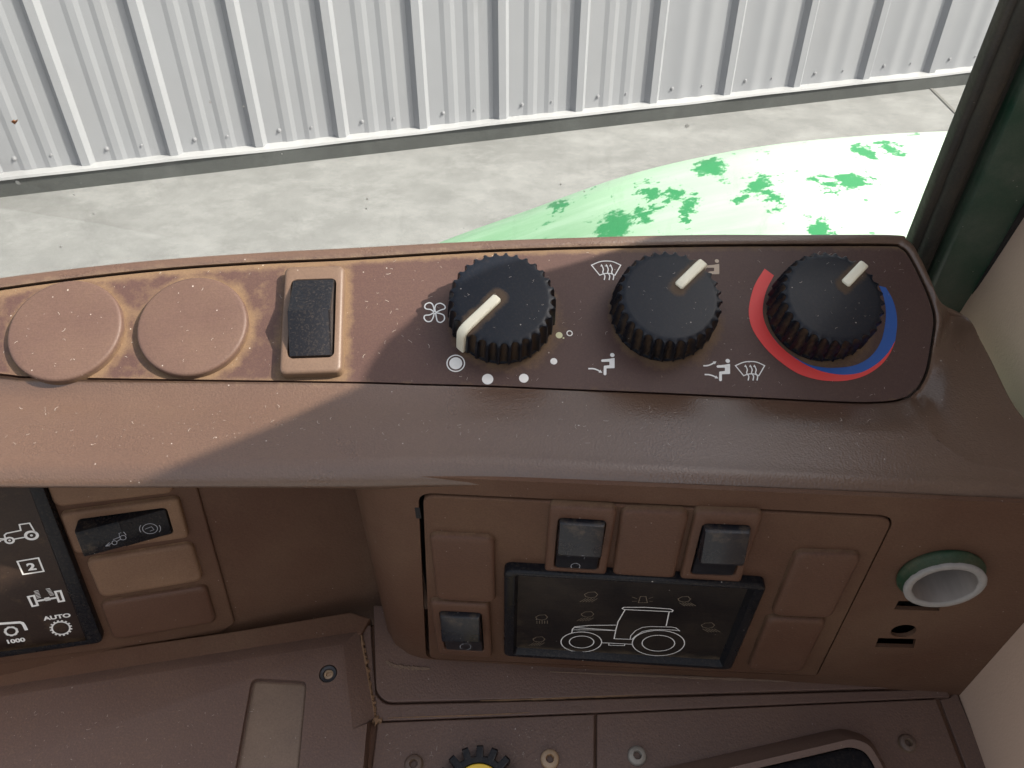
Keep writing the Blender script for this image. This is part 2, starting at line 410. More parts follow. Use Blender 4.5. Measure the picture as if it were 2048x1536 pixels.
edge = catmull([(560, 640), (740, 545), (880, 482), (1050, 420), (1240, 352), (1400, 312), (1560, 285), (1740, 268), (1900, 260), (2100, 256), (2300, 262)], 5)
E3 = [FEN.at(tuple(p)) for p in edge]
mb = MB(); L = []
for q in E3:
    r = []
    r.append(q + [0, -.004, -.05]); r.append(q + [0, .006, -.03]); r.append(q + [0, .004, -.006]); r.append(q + [0, -.004, 0])
    for t in (.03, .1, .2, .32, .45, .58): r.append(q + [0, -t, -.02 * t - .05 * t * t])
    r.append(q + [0, -.58, -.10])
    L.append(r)
mb.loft(L, closed=False)
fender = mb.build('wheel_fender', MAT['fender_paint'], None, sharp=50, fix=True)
from mathutils.bvhtree import BVHTree
FB = BVHTree.FromPolygons([WM[fender.name] @ v.co for v in fender.data.vertices], [tuple(q.vertices) for q in fender.data.polygons])
s = FS; acc = None; wob = s.math('ADD', s.math('MULTIPLY', s.math('SUBTRACT', s.noise(26, 6, .75), .5), .075), s.math('MULTIPLY', s.math('SUBTRACT', s.noise(90, 4, .7), .5), .05))
for (px, py, r_) in ((1228, 455, .046), (1290, 432, .030), (1352, 395, .028), (1376, 412, .026), (1372, 438, .016), (1425, 334, .034), (1522, 367, .028), (1300, 385, .018), (1545, 398, .018), (1660, 370, .022), (1700, 365, .024), (1640, 455, .026), (1730, 305, .032), (1785, 298, .026), (1112, 411, .018), (1625, 357, .016), (1735, 352, .015), (1480, 400, .012)):
    q = np.array(FB.ray_cast(Vector(EYE), Vector(ray(px, py)).normalized())[0] - WM[fender.name].translation)
    mp_ = s.new('ShaderNodeMapping'); s.ln(s.co, mp_.inputs[0]); mp_.inputs['Location'].default_value = tuple(-q * np.array([1, .62, 1])); mp_.inputs['Scale'].default_value = (1, .62, 1)
    ln_ = s.new('ShaderNodeVectorMath', operation='LENGTH'); s.ln(mp_.outputs[0], ln_.inputs[0])
    v_ = s.mr(s.math('ADD', ln_.outputs['Value'], wob), r_ * .34, r_ * .50, 1, 0); acc = v_ if acc is None else s.math('MAXIMUM', acc, v_)
s.ln(s.math('MAXIMUM', acc, s.math('MULTIPLY', s.mr(s.noise(55, 3, .6), .66, .69), .8)), FMIX)
tag(fender, 'faded green wheel fender, glare painted in to the right, with dark green splotches outside the window', 'fender')

# ------------------------------------------------------------------ window glass
s = N('dusty_glass')
tr = s.new('ShaderNodeBsdfTransparent'); tr.inputs[0].default_value = (.965, .985, .97, 1)
gl = s.new('ShaderNodeBsdfGlossy'); gl.inputs['Roughness'].default_value = .02
df = s.new('ShaderNodeBsdfDiffuse'); df.inputs[0].default_value = (.6, .58, .55, 1)
fr = s.new('ShaderNodeFresnel'); fr.inputs[0].default_value = 1.35
m1 = s.new('ShaderNodeMixShader'); s.ln(s.math('MULTIPLY', fr.outputs[0], .22), m1.inputs[0]); s.ln(tr.outputs[0], m1.inputs[1]); s.ln(gl.outputs[0], m1.inputs[2])
film = s.math('MULTIPLY', s.mr(s.noise(9, 6, .7), .3, .8), .05)
streak = s.math('MULTIPLY', s.mr(s.noise(30, 4, .7, s.scaled(3, 1, .25, (0, .5, 0))), .6, .8), .10)
sp = s.math('MAXIMUM', s.math('MULTIPLY', s.specks(95, .055, .12), .8), s.math('MULTIPLY', s.specks(28, .035, .12), .9))
m2 = s.new('ShaderNodeMixShader'); s.ln(s.math('MAXIMUM', s.math('ADD', film, streak), sp), m2.inputs[0]); s.ln(m1.outputs[0], m2.inputs[1]); s.ln(df.outputs[0], m2.inputs[2])
s.ln(m2.outputs[0], s.out.inputs[0])
PIL = Plane(np.array([0, .300, H - .15]), nrm(-13, -2))
GLA = PIL.shifted(-.012)
mb = MB(); gq = [GLA.uv(p) for p in ((-1500, 760), (1960, 560), (2100, -250), (-1500, -450))]
mb.loft([lz(gq, 0), lz(gq, .004)], cap0=True, cap1=True)
gls = mb.build('window_glass', MAT['dusty_glass'], None, GLA.mat((0, 0)), smooth=False, fix=True)
tag(gls, 'dusty clear side window pane behind the brown console', 'window')

# ------------------------------------------------------------------ window post
plastic('rubber', (.018, .017, .014), .6, 500, .5, film=.35, film_scale=30, dust=(.13, .095, .055), speck=.2)
plastic('post_green', (.016, .055, .032), .30, 600, .10, film=1.0, film_scale=45, dust=(.10, .11, .085), speck=.35)
def strip(px, plane, z0, z1, name, mat, parent, b=.002, cross=None):
    poly = [plane.uv(p) for p in px]; mb = MB(); plate(mb, poly, z1, z0, b)
    return mb.build(name, mat, parent, plane.mat((0, 0)), sharp=50)
post = empty('window_post', PIL.at((1860, 620), -.02), 'dark green cab window post with black rubber seals right of the knobs', 'post')
ex = lambda a, b, t: (a[0] + (b[0] - a[0]) * t, a[1] + (b[1] - a[1]) * t)
def quadline(l0, l1, r0, r1):   # pixel edges run bottom->top, stretched upwards past the frame
    return [ex(l0, l1, -.35), ex(r0, r1, -.35), ex(r0, r1, 2.1), ex(l0, l1, 2.1)]
strip(quadline((1825, 475), (2015, 0), (1846, 490), (2040, 10)), PIL, -.005, .001, 'outer_seal', MAT['rubber'], post)
# round bead seal
mb = MB(); a, b = PIL.uv(ex((1850, 500), (2055, 0), -.3)), PIL.uv(ex((1850, 500), (2055, 0), 2.0))
pts = [PIL.p3(a + (b - a) * t, .001) for t in np.linspace(0, 1, 40)]
Lp = []
dirv = PIL.p3(b) - PIL.p3(a); dirv /= np.linalg.norm(dirv); sx = np.cross(dirv, PIL.n)
for i, q in enumerate(pts):
    rr = .0036 * (1 + .03 * math.sin(i * 1.7)); Lp.append([q + rr * (math.cos(t) * sx + math.sin(t) * PIL.n) for t in np.linspace(0, 2 * math.pi, 14, endpoint=False)])
mb.loft(Lp); mb.build('bead_seal', MAT['rubber'], post, fix=True)
strip(quadline((1858, 505), (2068, 0), (1880, 540), (2100, 40)), PIL, -.016, -.001, 'inner_seal', MAT['rubber'], post)
strip(quadline((1868, 528), (2082, 48), (1922, 630), (2062, 380)), PIL.shifted(.001), -.016, .004, 'green_face', MAT['post_green'], post, .003)
strip(quadline((1915, 615), (2055, 370), (1924, 626), (2064, 385)), PIL.shifted(.001), -.014, .0052, 'edge_strip', MAT['gap'], post, .0008)

# ------------------------------------------------------------------ beige trim wall (its sill edge shades the right half of the console)
X0 = .2055
s = N('beige')
c = s.mix(s.noise(9, 4), (.60, .425, .310), (.66, .475, .355)); c = s.mix(s.mr(s.noise(26, 6, .7), .5, .8, 0, .25), c, (.46, .33, .24))
s.ln(c, s.b.inputs['Base Color']); s.b.inputs['Roughness'].default_value = .6
s.ln(s.bump(s.noise(800, 3), .25, .0004), s.b.inputs['Normal'])
def back(P): t = (X0 - P[0]) / SUN[0]; q = P + SUN * t; return (q[1], q[2])
shade = [back(TOP.at(p)) for p in ((1420, 440), (1310, 470), (1150, 520), (1000, 562), (900, 590), (830, 625), (765, 680), (728, 735), (716, 768))]
shade += [back(BUL.at(p)) for p in ((640, 802), (540, 848), (400, 904))]
yb, zb = shade[0]; ye, ze = shade[-1]; sl = (ze - shade[-2][1]) / (ye - shade[-2][0])
prof = [(.330, H - .7), (.330, zb - (.33 - yb) * .55)] + shade + [(ye - .10, ze - .10 * sl), (ye - .10, ze - .10 * sl + .05), (-.45, ze + .30), (-.45, H - .7)]
mb = MB()
mb.loft([[(X0 + dx, y, z) for y, z in inset(prof, ins)] for dx, ins in ((.05, 0), (.003, 0), (.001, .0006), (0, .002))], cap0=True, cap1=True)
trim = mb.build('cab_trim', MAT['beige'], None, sharp=40, fix=True)
tag(trim, 'smooth beige interior trim wall at the right end of the console', 'trim panel')

# ================================================================== the console
con = empty('side_console', (0, .2, DEK.p3((0, 0))[2] - .04), 'dusty brown plastic tractor side console with knobs, switches and displays', 'console')

# --- upper cover: a lip round the fascia, rolled front edge, falling away behind
def Pm(p, f): return TOP.at(p) * (1 - f) + BUL.at(p) * f
st = []
for (i, e) in [((-300, 625), (-300, 603)), ((0, 575), (0, 554)), ((273, 541), (273, 522)), ((500, 524), (500, 505)), ((700, 515), (700, 494)), ((1000, 498), (1000, 479)), ((1350, 489), (1350, 468.5)),
               ((1600, 487), (1602, 468)), ((1775, 487), (1788, 468)), ((1803, 492), (1815, 478)), ((1822, 510), (1834, 500)), ((1850, 565), (1861, 556)), ((1866, 605), (1880, 600))]:
    k1 = TOP.at(i, .0004); lp = lambda t: (i[0] + (e[0] - i[0]) * t, i[1] + (e[1] - i[1]) * t)
    k4 = TOP.at(e, -.0002)
    out = np.array([0, 1, 0]) if i[0] < 1780 else np.array([.5, .8, 0])
    st.append((i, [k1, TOP.at(lp(.3), .0009), TOP.at(lp(.62), .0010), TOP.at(lp(.9), .0006), k4 + .0012 * out - Z3 * .0018, k4 + .0022 * out - Z3 * .006, k4 + .003 * out - Z3 * .016, k4 + .003 * out - Z3 * .03, k4 + .003 * out - Z3 * .05]))
for (i, k2, k3, k4, k5, k6) in [((1873, 640), (1883, 637), (1890, 633), (1902, 630), (1922, 629), (1934, 636)),
                                ((1868, 684), (1874, 684), (1884, 686), (1903, 688), (1945, 677), (1962, 682)),
                                ((1858, 740), (1865, 743), (1880, 750), (1908, 760), (1972, 748), (1998, 752)),
                                ((1842, 774), (1849, 780), (1866, 796), (1902, 830), (2010, 838), (2044, 846)),
                                ((1833, 783), (1841, 790), (1860, 811), (1912, 858), (2110, 905), (2160, 915)), ((1826, 790), (1833, 798), (1854, 824), (1922, 890), (2210, 958), (2280, 968))]:
    q6 = BUL.at(k6); ou = np.array([.7, .3, 0])
    st.append((i, [TOP.at(i, .0004), TOP.at(k2, .0004), Pm(k3, .55 if i[0] > 1840 else .78 if i[0] > 1830 else .93), BUL.at(k4), BUL.at(k5), q6, q6 + .001 * ou - Z3 * .003, q6 + .002 * ou - Z3 * .012, q6 + .002 * ou - Z3 * .05]))
def front_y(x, z):   # y of the front face at x, z
    n = BOX.n; return (BOX.o @ n - x * n[0] - z * n[2]) / n[1]
for (i, k3, k4, k5) in [((1818, 796), (1848, 838), (1926, 922), (2200, 992)), ((1806, 800), (1832, 846), (1902, 924), (2080, 988)), ((1790, 804), (1812, 850), (1870, 925), (1990, 984)), ((1755, 807), (1770, 850), (1800, 922), (1850, 974)), ((1700, 807), (1708, 850), (1730, 915), (1755, 967)), ((1553, 800), (1555, 845), (1562, 905), (1568, 953)), ((1350, 790), (1350, 835), (1350, 890), (1350, 935)),
                        ((1128, 781), (1128, 826), (1128, 878), (1128, 920)), ((992, 775), (992, 820), (992, 870), (992, 912)), ((840, 771), (840, 815), (840, 864), (840, 907)), ((700, 767), (700, 812), (700, 862), (700, 905)), ((342, 762), (342, 808), (342, 858), (342, 903)),
                        ((68, 757), (66, 803), (64, 855), (62, 903)), ((0, 751), (-2, 799), (-4, 853), (-6, 903)), ((-300, 720), (-300, 780), (-300, 848), (-300, 905))]:
    q = BUL.at(k5); k2 = (i[0] + max(0, i[0] - 1750) * .09, i[1] + 9)
    d = lambda dy, dz: q + np.array([0, dy, dz])
    RR = .0095; f_ = min(1, max(0, (i[0] - 600) / 400)); s_ = f_ * (front_y(q[0], q[2] - .012) + RR - q[1]) / BUL.v[1]; q = q + BUL.v * s_; q4 = q + BUL.v * .011
    m4 = min(1, max(0, (i[0] - 1770) / 48)); q4 = q4 * (1 - m4) + BUL.at(k4) * m4; RR *= .92 + .08 * f_
    if i[0] >= 900: tail = [d(-RR * .46, -.0012), d(-RR * .80, -.0040), d(-RR - .0001, -.0086), d(-RR + .0030, -.0120)]
    elif i[0] >= 650: tail = [d(-RR * .46, -.0012), d(-RR * .80, -.0040), d(-RR - .0002, -.0092), d(-RR * .55, -.0150)]
    else: tail = [d(-RR * .46, -.0012), d(-RR * .80, -.0040), d(-RR, -.0090), d(-RR * .3, -.0130)]
    st.append((i, [TOP.at(i, .0004), TOP.at(k2, .0012) * .65 + BUL.at(k2) * .35, BUL.at(k3, .0002), q4 + BUL.n * .0003, q - BUL.n * .0002] + tail))
def carry_on(a):   # continue the moulding to the left of the frame
    sh = -TOP.u * .15; q = TOP.at(a[0]) + sh - EYE; z = q @ FWD
    return ((1024 + FPX * (q @ RT) / z, 768 - FPX * (q @ UP) / z), [p + sh for p in a[1]])
st = [carry_on(st[0])] + st + [carry_on(st[-1])]
K = len(st[0][1]); cols = [catmull([q[1][k] for q in st], 6) for k in range(K)]
oline = catmull([q[0] for q in st], 6)
rows = []; deep = inset([TOP.uv(tuple(q)) for q in oline], .0055)
for m in range(len(oline)):
    prof = [cols[k][m] for k in range(K)]
    inner = TOP.at(tuple(oline[m]), -.0035)
    cc = catmull(prof, 4); rows.append([TOP.p3(deep[m], -.0070), inner - TOP.n * .0030, prof[0] - TOP.n * .0006] + cc)
for it in range(14):     # fair the right-hand corner
    old = [list(r) for r in rows]
    for m in range(92, 152):
        for k in range(9, len(rows[m])):
            wgt = min(1, (k - 8) / 4) * min(1, (m - 91) / 6, (152 - m) / 6)
            rows[m][k] = old[m][k] * (1 - .5 * wgt) + (old[m - 1][k] + old[m + 1][k]) * .25 * wgt
A = []
for m, r in enumerate(rows):
    L = []
    for q in r:
        dd = np.linalg.norm(np.array(q) - rows[m][2]); L.append(.62 * max(0, 1 - dd / .0028) * (1.0 if m < 44 else .6))
    A.append(L)
mb = MB(); mb.loft(rows, closed=False, attr=A)
mb.build('top_cover', MAT['cover'], con, sharp=60, fix=True)

# --- fascia plate with print
FZ = -.0006
fas_px = [tuple(p) for p in oline]
fas = [TOP.uv(p) for p in fas_px]; fas = inset(fas, .0010)
fu = np.array(fas)
imax = int(np.argmax(fu[:, 0])); top_c = fu[:imax + 1]; bot_c = fu[imax:][::-1]
ordu = lambda c: c[np.argsort(c[:, 0], kind='stable')]
top_c, bot_c = ordu(top_c), ordu(bot_c)
u0, u1 = fu[:, 0].min() + .001, fu[imax, 0] - 1e-5
us = np.concatenate([np.linspace(u0, u1 - .03, 270, endpoint=False), u1 - .03 * (1 - np.sin(np.linspace(0, math.pi / 2, 40)))])
knob_top = [(1005, 597), (1341, 593), (1667, 594)]; KH = .0156; KR = .0203
knob_c = [TOP.uv(p, KH) for p in knob_top]
DR = .0212; DH = .0030
def circ_fit(l, r, t, b, off, r0):       # centre on the panel of a disc seen in a pixel box
    return TOP.uv(((l + r) / 2 - 1, (t + b) / 2 - 1.5), off)
plug_c = [circ_fit(13, 246, 560, 759, DH, DR), circ_fit(272, 497, 551, 751, DH, DR)]
plug_r = []
for c_, (l, r) in zip(plug_c, ((14, 246), (272, 497))):
    m = TOP.p3(c_, DH); plug_r.append(np.linalg.norm(TOP.uv((r, 638), DH) - TOP.uv((l, 652), DH)) / 2 * .985)
bz_px = [(566, 532), (688, 530), (688, 744), (555, 747)]
def rect_of(plane, px, off):
    q = [plane.uv(p, off) for p in px]; c = sum(q) / 4
    e1 = (q[1] - q[0] + q[2] - q[3]) / 2; e2 = (q[0] - q[3] + q[1] - q[2]) / 2
    a1 = math.atan2(e1[1], e1[0]); a2 = math.atan2(e2[1], e2[0]) - math.pi / 2
    return c, np.linalg.norm(e1), np.linalg.norm(e2), (a1 + a2) / 2
BZC, BZW, BZH, BZA = rect_of(TOP, bz_px, .0045); BZW *= .96
def sd_rect(p, c, wd, ht, a):
    d = p - c; x = abs(d[0] * math.cos(a) + d[1] * math.sin(a)) - wd / 2; y = abs(-d[0] * math.sin(a) + d[1] * math.cos(a)) - ht / 2
    return math.hypot(max(x, 0), max(y, 0)) + min(max(x, y), 0)
tl = np.interp(us, top_c[:, 0], top_c[:, 1]); bl = np.interp(us, bot_c[:, 0], bot_c[:, 1])
mb = MB(); loops = []; AT = []; M_ = 54
u_plain = TOP.uv((700, 640))[0]
for u, t, b in zip(us, tl, bl):
    col = []; at = []
    for j in range(M_ + 1):
        v = t + (b - t) * j / M_; p = np.array([u, v]); a = 0
        left = 1 if u < u_plain else 0
        a = max(a, (.95 if u < knob_c[1][0] else .6) * max(0, 1 - (t - v) / (.0048 if left else .0036)))
        a = max(a, (.55 if left else .3) * max(0, 1 - (v - b) / .0025))
        for q, rr in zip(plug_c, plug_r): a = max(a, .80 * max(0, 1 - max(0, np.linalg.norm(p - q) - rr) / .0060))
        if left: a = max(a, .24)
        a = max(a, .80 * max(0, 1 - max(0, sd_rect(p, BZC, BZW, BZH, BZA)) / .0052))
        for ki, q in enumerate(knob_c):
            dd = np.linalg.norm(p - q) - .0200; lowr = .5 + .5 * ((p - q)[0] * .75 - (p - q)[1] * .65) / max(1e-6, np.linalg.norm(p - q))
            a = max(a, (.50 + .30 * lowr) * max(0, 1 - max(0, dd) / (.0026 + .0050 * lowr)))
        col.append((u, v, FZ)); at.append(a)
    loops.append(col); AT.append(at)
mb.loft(loops, closed=False, attr=AT)
edgeloop = [(u, t, FZ) for u, t in zip(us, tl)] + [(u, b, FZ) for u, b in zip(us[::-1], bl[::-1])]
mb.loft([edgeloop, [(p[0], p[1], FZ - .004) for p in edgeloop]], closed=True)
fascia = mb.build('fascia_panel', MAT['fascia'], con, TOP.mat((0, 0)), sharp=40, fix=True)

PZ = FZ + .00016
Z1 = lambda p: (840 + p[0] * .19533, 480 + p[1] * .19533)     # pixel notes taken on enlargements of the photograph
Z2 = lambda p: (1160 + p[0] * .20182, 480 + p[1] * .20182)
Z3z = lambda p: (1348 + p[0] * .34180, 380 + p[1] * .34180)
def Tuv(zf, pts): return [TOP.uv(zf(p), PZ) for p in pts]
PXM = .000185                                                  # metres per photo pixel on the fascia
def printed(name, mat, fn, parent=None, label=None):
    mb = MB(); fn(mb); o = mb.build(name, MAT[mat], parent or fascia, TOP.mat((0, 0)), smooth=False)
    if label: o['label'] = label
    return o
def fan(mb):
    for pet in ([(146, 728), (140, 690), (125, 655), (98, 642), (62, 655), (48, 685), (66, 706), (110, 712), (140, 735)], [(158, 738), (152, 700), (165, 662), (210, 648), (252, 672), (254, 702), (215, 716), (166, 738)],
                [(160, 748), (168, 795), (180, 832), (214, 843), (248, 815), (246, 775), (215, 756), (164, 744)], [(140, 744), (100, 766), (52, 772), (42, 800), (68, 832), (108, 832), (132, 800), (146, 752)]):
        stroke(mb, catmull(Tuv(Z1, pet), 4), 2.6 * PXM, PZ)
    ring2(mb, TOP.uv(Z1((151, 741)), PZ), 2.2 * PXM, 1.6 * PXM, PZ, 14)
printed('fan_symbol', 'print', fan)
def dotring(mb): c = TOP.uv((911.5, 726.5), PZ); disc2(mb, c, 13.4 * PXM, PZ); ring2(mb, c, 18.0 * PXM, 2.4 * PXM, PZ)
printed('speed_mark', 'print', dotring)
for c, r in (((975.3, 758.3), 11.6), ((1047.6, 756.4), 9.8), ((1107.6, 722.6), 7.2)):
    printed('speed_mark', 'print', lambda mb: disc2(mb, TOP.uv(c, PZ), r * PXM, PZ))
printed('speed_mark', 'print', lambda mb: ring2(mb, TOP.uv((1139.2, 666.5), PZ), 5.6 * PXM, 2.2 * PXM, PZ, 20))
printed('paint_spot', 'paint_blob', lambda mb: (disc2(mb, TOP.uv((1118.3, 670.4), PZ), 7.4 * PXM, PZ, 11), disc2(mb, TOP.uv((1127, 676), PZ), 2 * PXM, PZ, 8)))
def screen_sym(o):
    def fn(mb):
        dx, dy = o; q = lambda pts: Tuv(Z2, [(x + dx, y + dy) for x, y in pts])
        stroke(mb, catmull(q([(1540, 1245), (1620, 1212), (1688, 1204), (1756, 1212), (1830, 1245)]), 4) + q([(1772, 1345)]) + catmull(q([(1772, 1345), (1735, 1330), (1695, 1326), (1655, 1332), (1622, 1345)]), 3)[1:], 2.2 * PXM, PZ, True)
        for ax in (1638, 1686, 1726):
            stroke(mb, catmull(q([(ax + 4, 1248), (ax + 20, 1285), (ax + 14, 1318), (ax + 34, 1350), (ax + 28, 1392)]), 4), 2.4 * PXM, PZ)
            poly2(mb, q([(ax - 10, 1258), (ax, 1234), (ax + 16, 1254)]), PZ)
    return fn
printed('windscreen_symbol', 'print', screen_sym((0, 0)))
printed('windscreen_symbol', 'print', screen_sym((-1426, -996)))
def person(o, arrows):
    def fn(mb):
        dx, dy = o; q = lambda pts: Tuv(Z2, [(x + dx, y + dy) for x, y in pts]); z = .2018 * PXM
        disc2(mb, q([(320, 1140)])[0], 23 * z, PZ, 20)
        poly2(mb, rounded(q([(288, 1178), (343, 1168), (343, 1270), (262, 1272), (262, 1336), (246, 1342), (233, 1334), (236, 1246), (292, 1240), (292, 1206), (215, 1208), (208, 1194), (215, 1184)]), 8 * z, 3), PZ)
        for ar in arrows:
            c = catmull(Tuv(Z2, ar), 4); stroke(mb, c, 15 * z, PZ); e = c[-1] - c[-2]; e = e / np.linalg.norm(e); n = np.array([-e[1], e[0]])
            poly2(mb, [c[-1] + n * 18 * z - e * 12 * z, c[-1] - n * 18 * z - e * 12 * z, c[-1] + e * 22 * z], PZ)
    return fn
printed('seated_person_symbol', 'print', person((0, 0), [[(82, 1275), (130, 1275), (168, 1286), (203, 1305)]]))
printed('seated_person_symbol', 'print', person((1144, 58), [[(1222, 1246), (1262, 1245), (1300, 1232), (1335, 1213)], [(1235, 1333), (1280, 1335), (1318, 1346), (1352, 1362)]]))
printed('seated_person_symbol', 'print_dusty', person((1037, -932), []))
red_o = catmull([(530, 460), (470, 560), (438, 690), (450, 790), (500, 880), (580, 970), (700, 1060), (800, 1100), (900, 1117), (1010, 1115), (1120, 1085), (1210, 1025), (1265, 955), (1296, 880)], 4)
red_i = catmull([(585, 500), (540, 590), (519, 690), (530, 770), (570, 850), (640, 930), (740, 1005), (820, 1045), (900, 1070), (1000, 1081), (1100, 1066), (1190, 1015), (1255, 950), (1296, 880)], 4)
blu_o = red_i[16:] + catmull([(1296, 880), (1306, 780), (1298, 700), (1275, 630), (1240, 570)], 4)[1:]
blu_i = catmull([(570, 850), (650, 940), (760, 1008), (850, 1035), (950, 1040), (1060, 1025), (1150, 975), (1210, 890), (1235, 790), (1240, 700), (1225, 620), (1200, 560)], 4)
def band(mb, a, b, z):
    n = 60; ia = lambda c, t: c[min(len(c) - 1, int(t * (len(c) - 1)))]
    def res(c):
        c = np.array(c); l = np.r_[0, np.cumsum(np.linalg.norm(np.diff(c, axis=0), axis=1))]; t = np.linspace(0, l[-1], n); return np.c_[np.interp(t, l, c[:, 0]), np.interp(t, l, c[:, 1])]
    A_, B_ = Tuv(Z3z, res(a)), Tuv(Z3z, res(b)); mb.add(lz(A_, z) + lz(B_, z), [(i, n + i, n + i + 1, i + 1) for i in range(n - 1)])
printed('hot_band', 'red', lambda mb: band(mb, red_o, red_i, PZ))
printed('cold_band', 'blue', lambda mb: band(mb, blu_o, blu_i, PZ - .00006))

# --- round blanking plugs
for c_, rr in zip(plug_c, plug_r):
    n = 72; cir = lambda r, z: [(r * math.cos(2 * math.pi * i / n), r * math.sin(2 * math.pi * i / n), z) for i in range(n)]
    mb = MB(); L = [cir(rr, FZ - .001), cir(rr, DH - .0012), cir(rr - .0002, DH - .0005), cir(rr - .0007, DH - .0001), cir(rr - .0014, DH), cir(rr * .6, DH + .0001), cir(rr * .25, DH + .00005)]
    mb.loft(L, cap1=True, attr=[[.8] * n, [.25] * n, [0] * n, [0] * n, [0] * n, [0] * n, [0] * n])
    mb.build('blanking_plug', MAT['plug'], con, TOP.mat(c_), sharp=50)

# --- rotary knobs: 30 slanted flutes round a shallow domed cap, ivory pointer
def knob(c, tip_px, tail_px, twist):
    n = 300; T_ = 30; loops = []; att = []
    for i, (z, rb, dep) in enumerate(((FZ - .001, .0196, 0), (.0014, .0196, 0), (.0016, .0202, .0), (.0017, .0209, .0019), (.006, .0207, .0021), (.011, .0203, .0021), (KH - .0012, .0200, .0019), (KH - .0005, .0197, .0016), (KH - .0001, .0192, .0011), (KH + .0001, .0181, .0002), *[(KH + .0003 + .0004 * (1 - (q / .0172) ** 2), q, 0) for q in np.linspace(.0172, .0006, 26)])):
        r_, a_ = [], []
        for j in range(n):
            th = 2 * math.pi * j / n; t = (th * T_ / (2 * math.pi) + twist * z / .0128) % 1
            g = math.sin(math.pi * min(1, t / .80)) ** .6 if t < .80 else 0
            rr = rb - dep * g
            r_.append((rr * math.cos(th), rr * math.sin(th), z)); a_.append(g * .62 if .001 < z < KH - .0004 and dep else 0)
        loops.append(r_); att.append(a_)
    tip, tail = TOP.uv(tip_px, KH + .0012) - c, TOP.uv(tail_px, KH + .0012) - c
    e = (tip - tail) / np.linalg.norm(tip - tail); nn = np.array([-e[1], e[0]])
    # settled dust beside the pointer
    for li in range(len(loops)):
        if loops[li][0][2] > KH - .0008:
            for j, q in enumerate(loops[li]):
                d_ = np.array(q[:2]) - tail; s_ = d_ @ e; x_ = abs(d_ @ nn); x_ = math.hypot(x_, min(0, s_ + .0005))
                att[li][j] = max(att[li][j], 1.05 * max(0, 1 - max(0, x_ - .0014) / .0036) if s_ > -.004 else 0)
    mb = MB(); mb.loft(loops, cap1=True, attr=att)
    k = mb.build('rotary_knob', MAT['knob'], con, TOP.mat(c), sharp=28)
    # pointer: bar from tail to rim, then down the flank
    mb = MB(); wd = .0038
    path = [(tail, KH + .0004, .0011), (tail + e * .0006, KH + .0007, .0012), (tail + e * .003, KH + .0007, .0012)]
    rim = e * math.sqrt(max(0, .0202 ** 2 - (tail @ nn) ** 2)) + nn * (tail @ nn)
    path += [(rim - e * .0026, KH + .0004, .0014), (rim - e * .0008, KH - .0002, .0013), (rim + e * .0003, KH - .0016, .0010), (rim + e * .0009, .008, .0008), (rim + e * .0012, .0022, .0008)]
    L = []
    for i, (p, z, hh) in enumerate(path):
        if i < 4: up = np.array([0, 0, 1.]); 
        elif i == 4: up = np.array([e[0] * .6, e[1] * .6, .8])
        else: up = np.array([e[0], e[1], .12])
        c3 = np.array([p[0], p[1], z]); n3 = np.array([nn[0], nn[1], 0]); w2 = wd / 2 * (.7 if i == 0 else 1)
        L.append([c3 - up * .0022 - n3 * w2, c3 + up * hh * .55 - n3 * w2, c3 + up * hh * .9 - n3 * w2 * .8, c3 + up * hh - n3 * w2 * .45, c3 + up * hh + n3 * w2 * .45, c3 + up * hh * .9 + n3 * w2 * .8, c3 + up * hh * .55 + n3 * w2, c3 - up * .0022 + n3 * w2])
    mb.loft(L, cap0=True, cap1=True); mb.build('pointer', MAT['ivory'], k, TOP.mat(c), sharp=50, fix=True)
    return k
for c_, tip, tail, tw, lab in zip(knob_c, ((938, 648), (1408, 522), (1738, 518)), ((996, 594), (1357, 572), (1691, 567)), (.0, .45, .55),
                             ('black fluted knob with ivory pointer turned to the large ringed dot', 'black fluted knob with ivory pointer, middle of three', 'black fluted knob inside the red and blue band')):
    knob(c_, tip, tail, tw)['label'] = lab

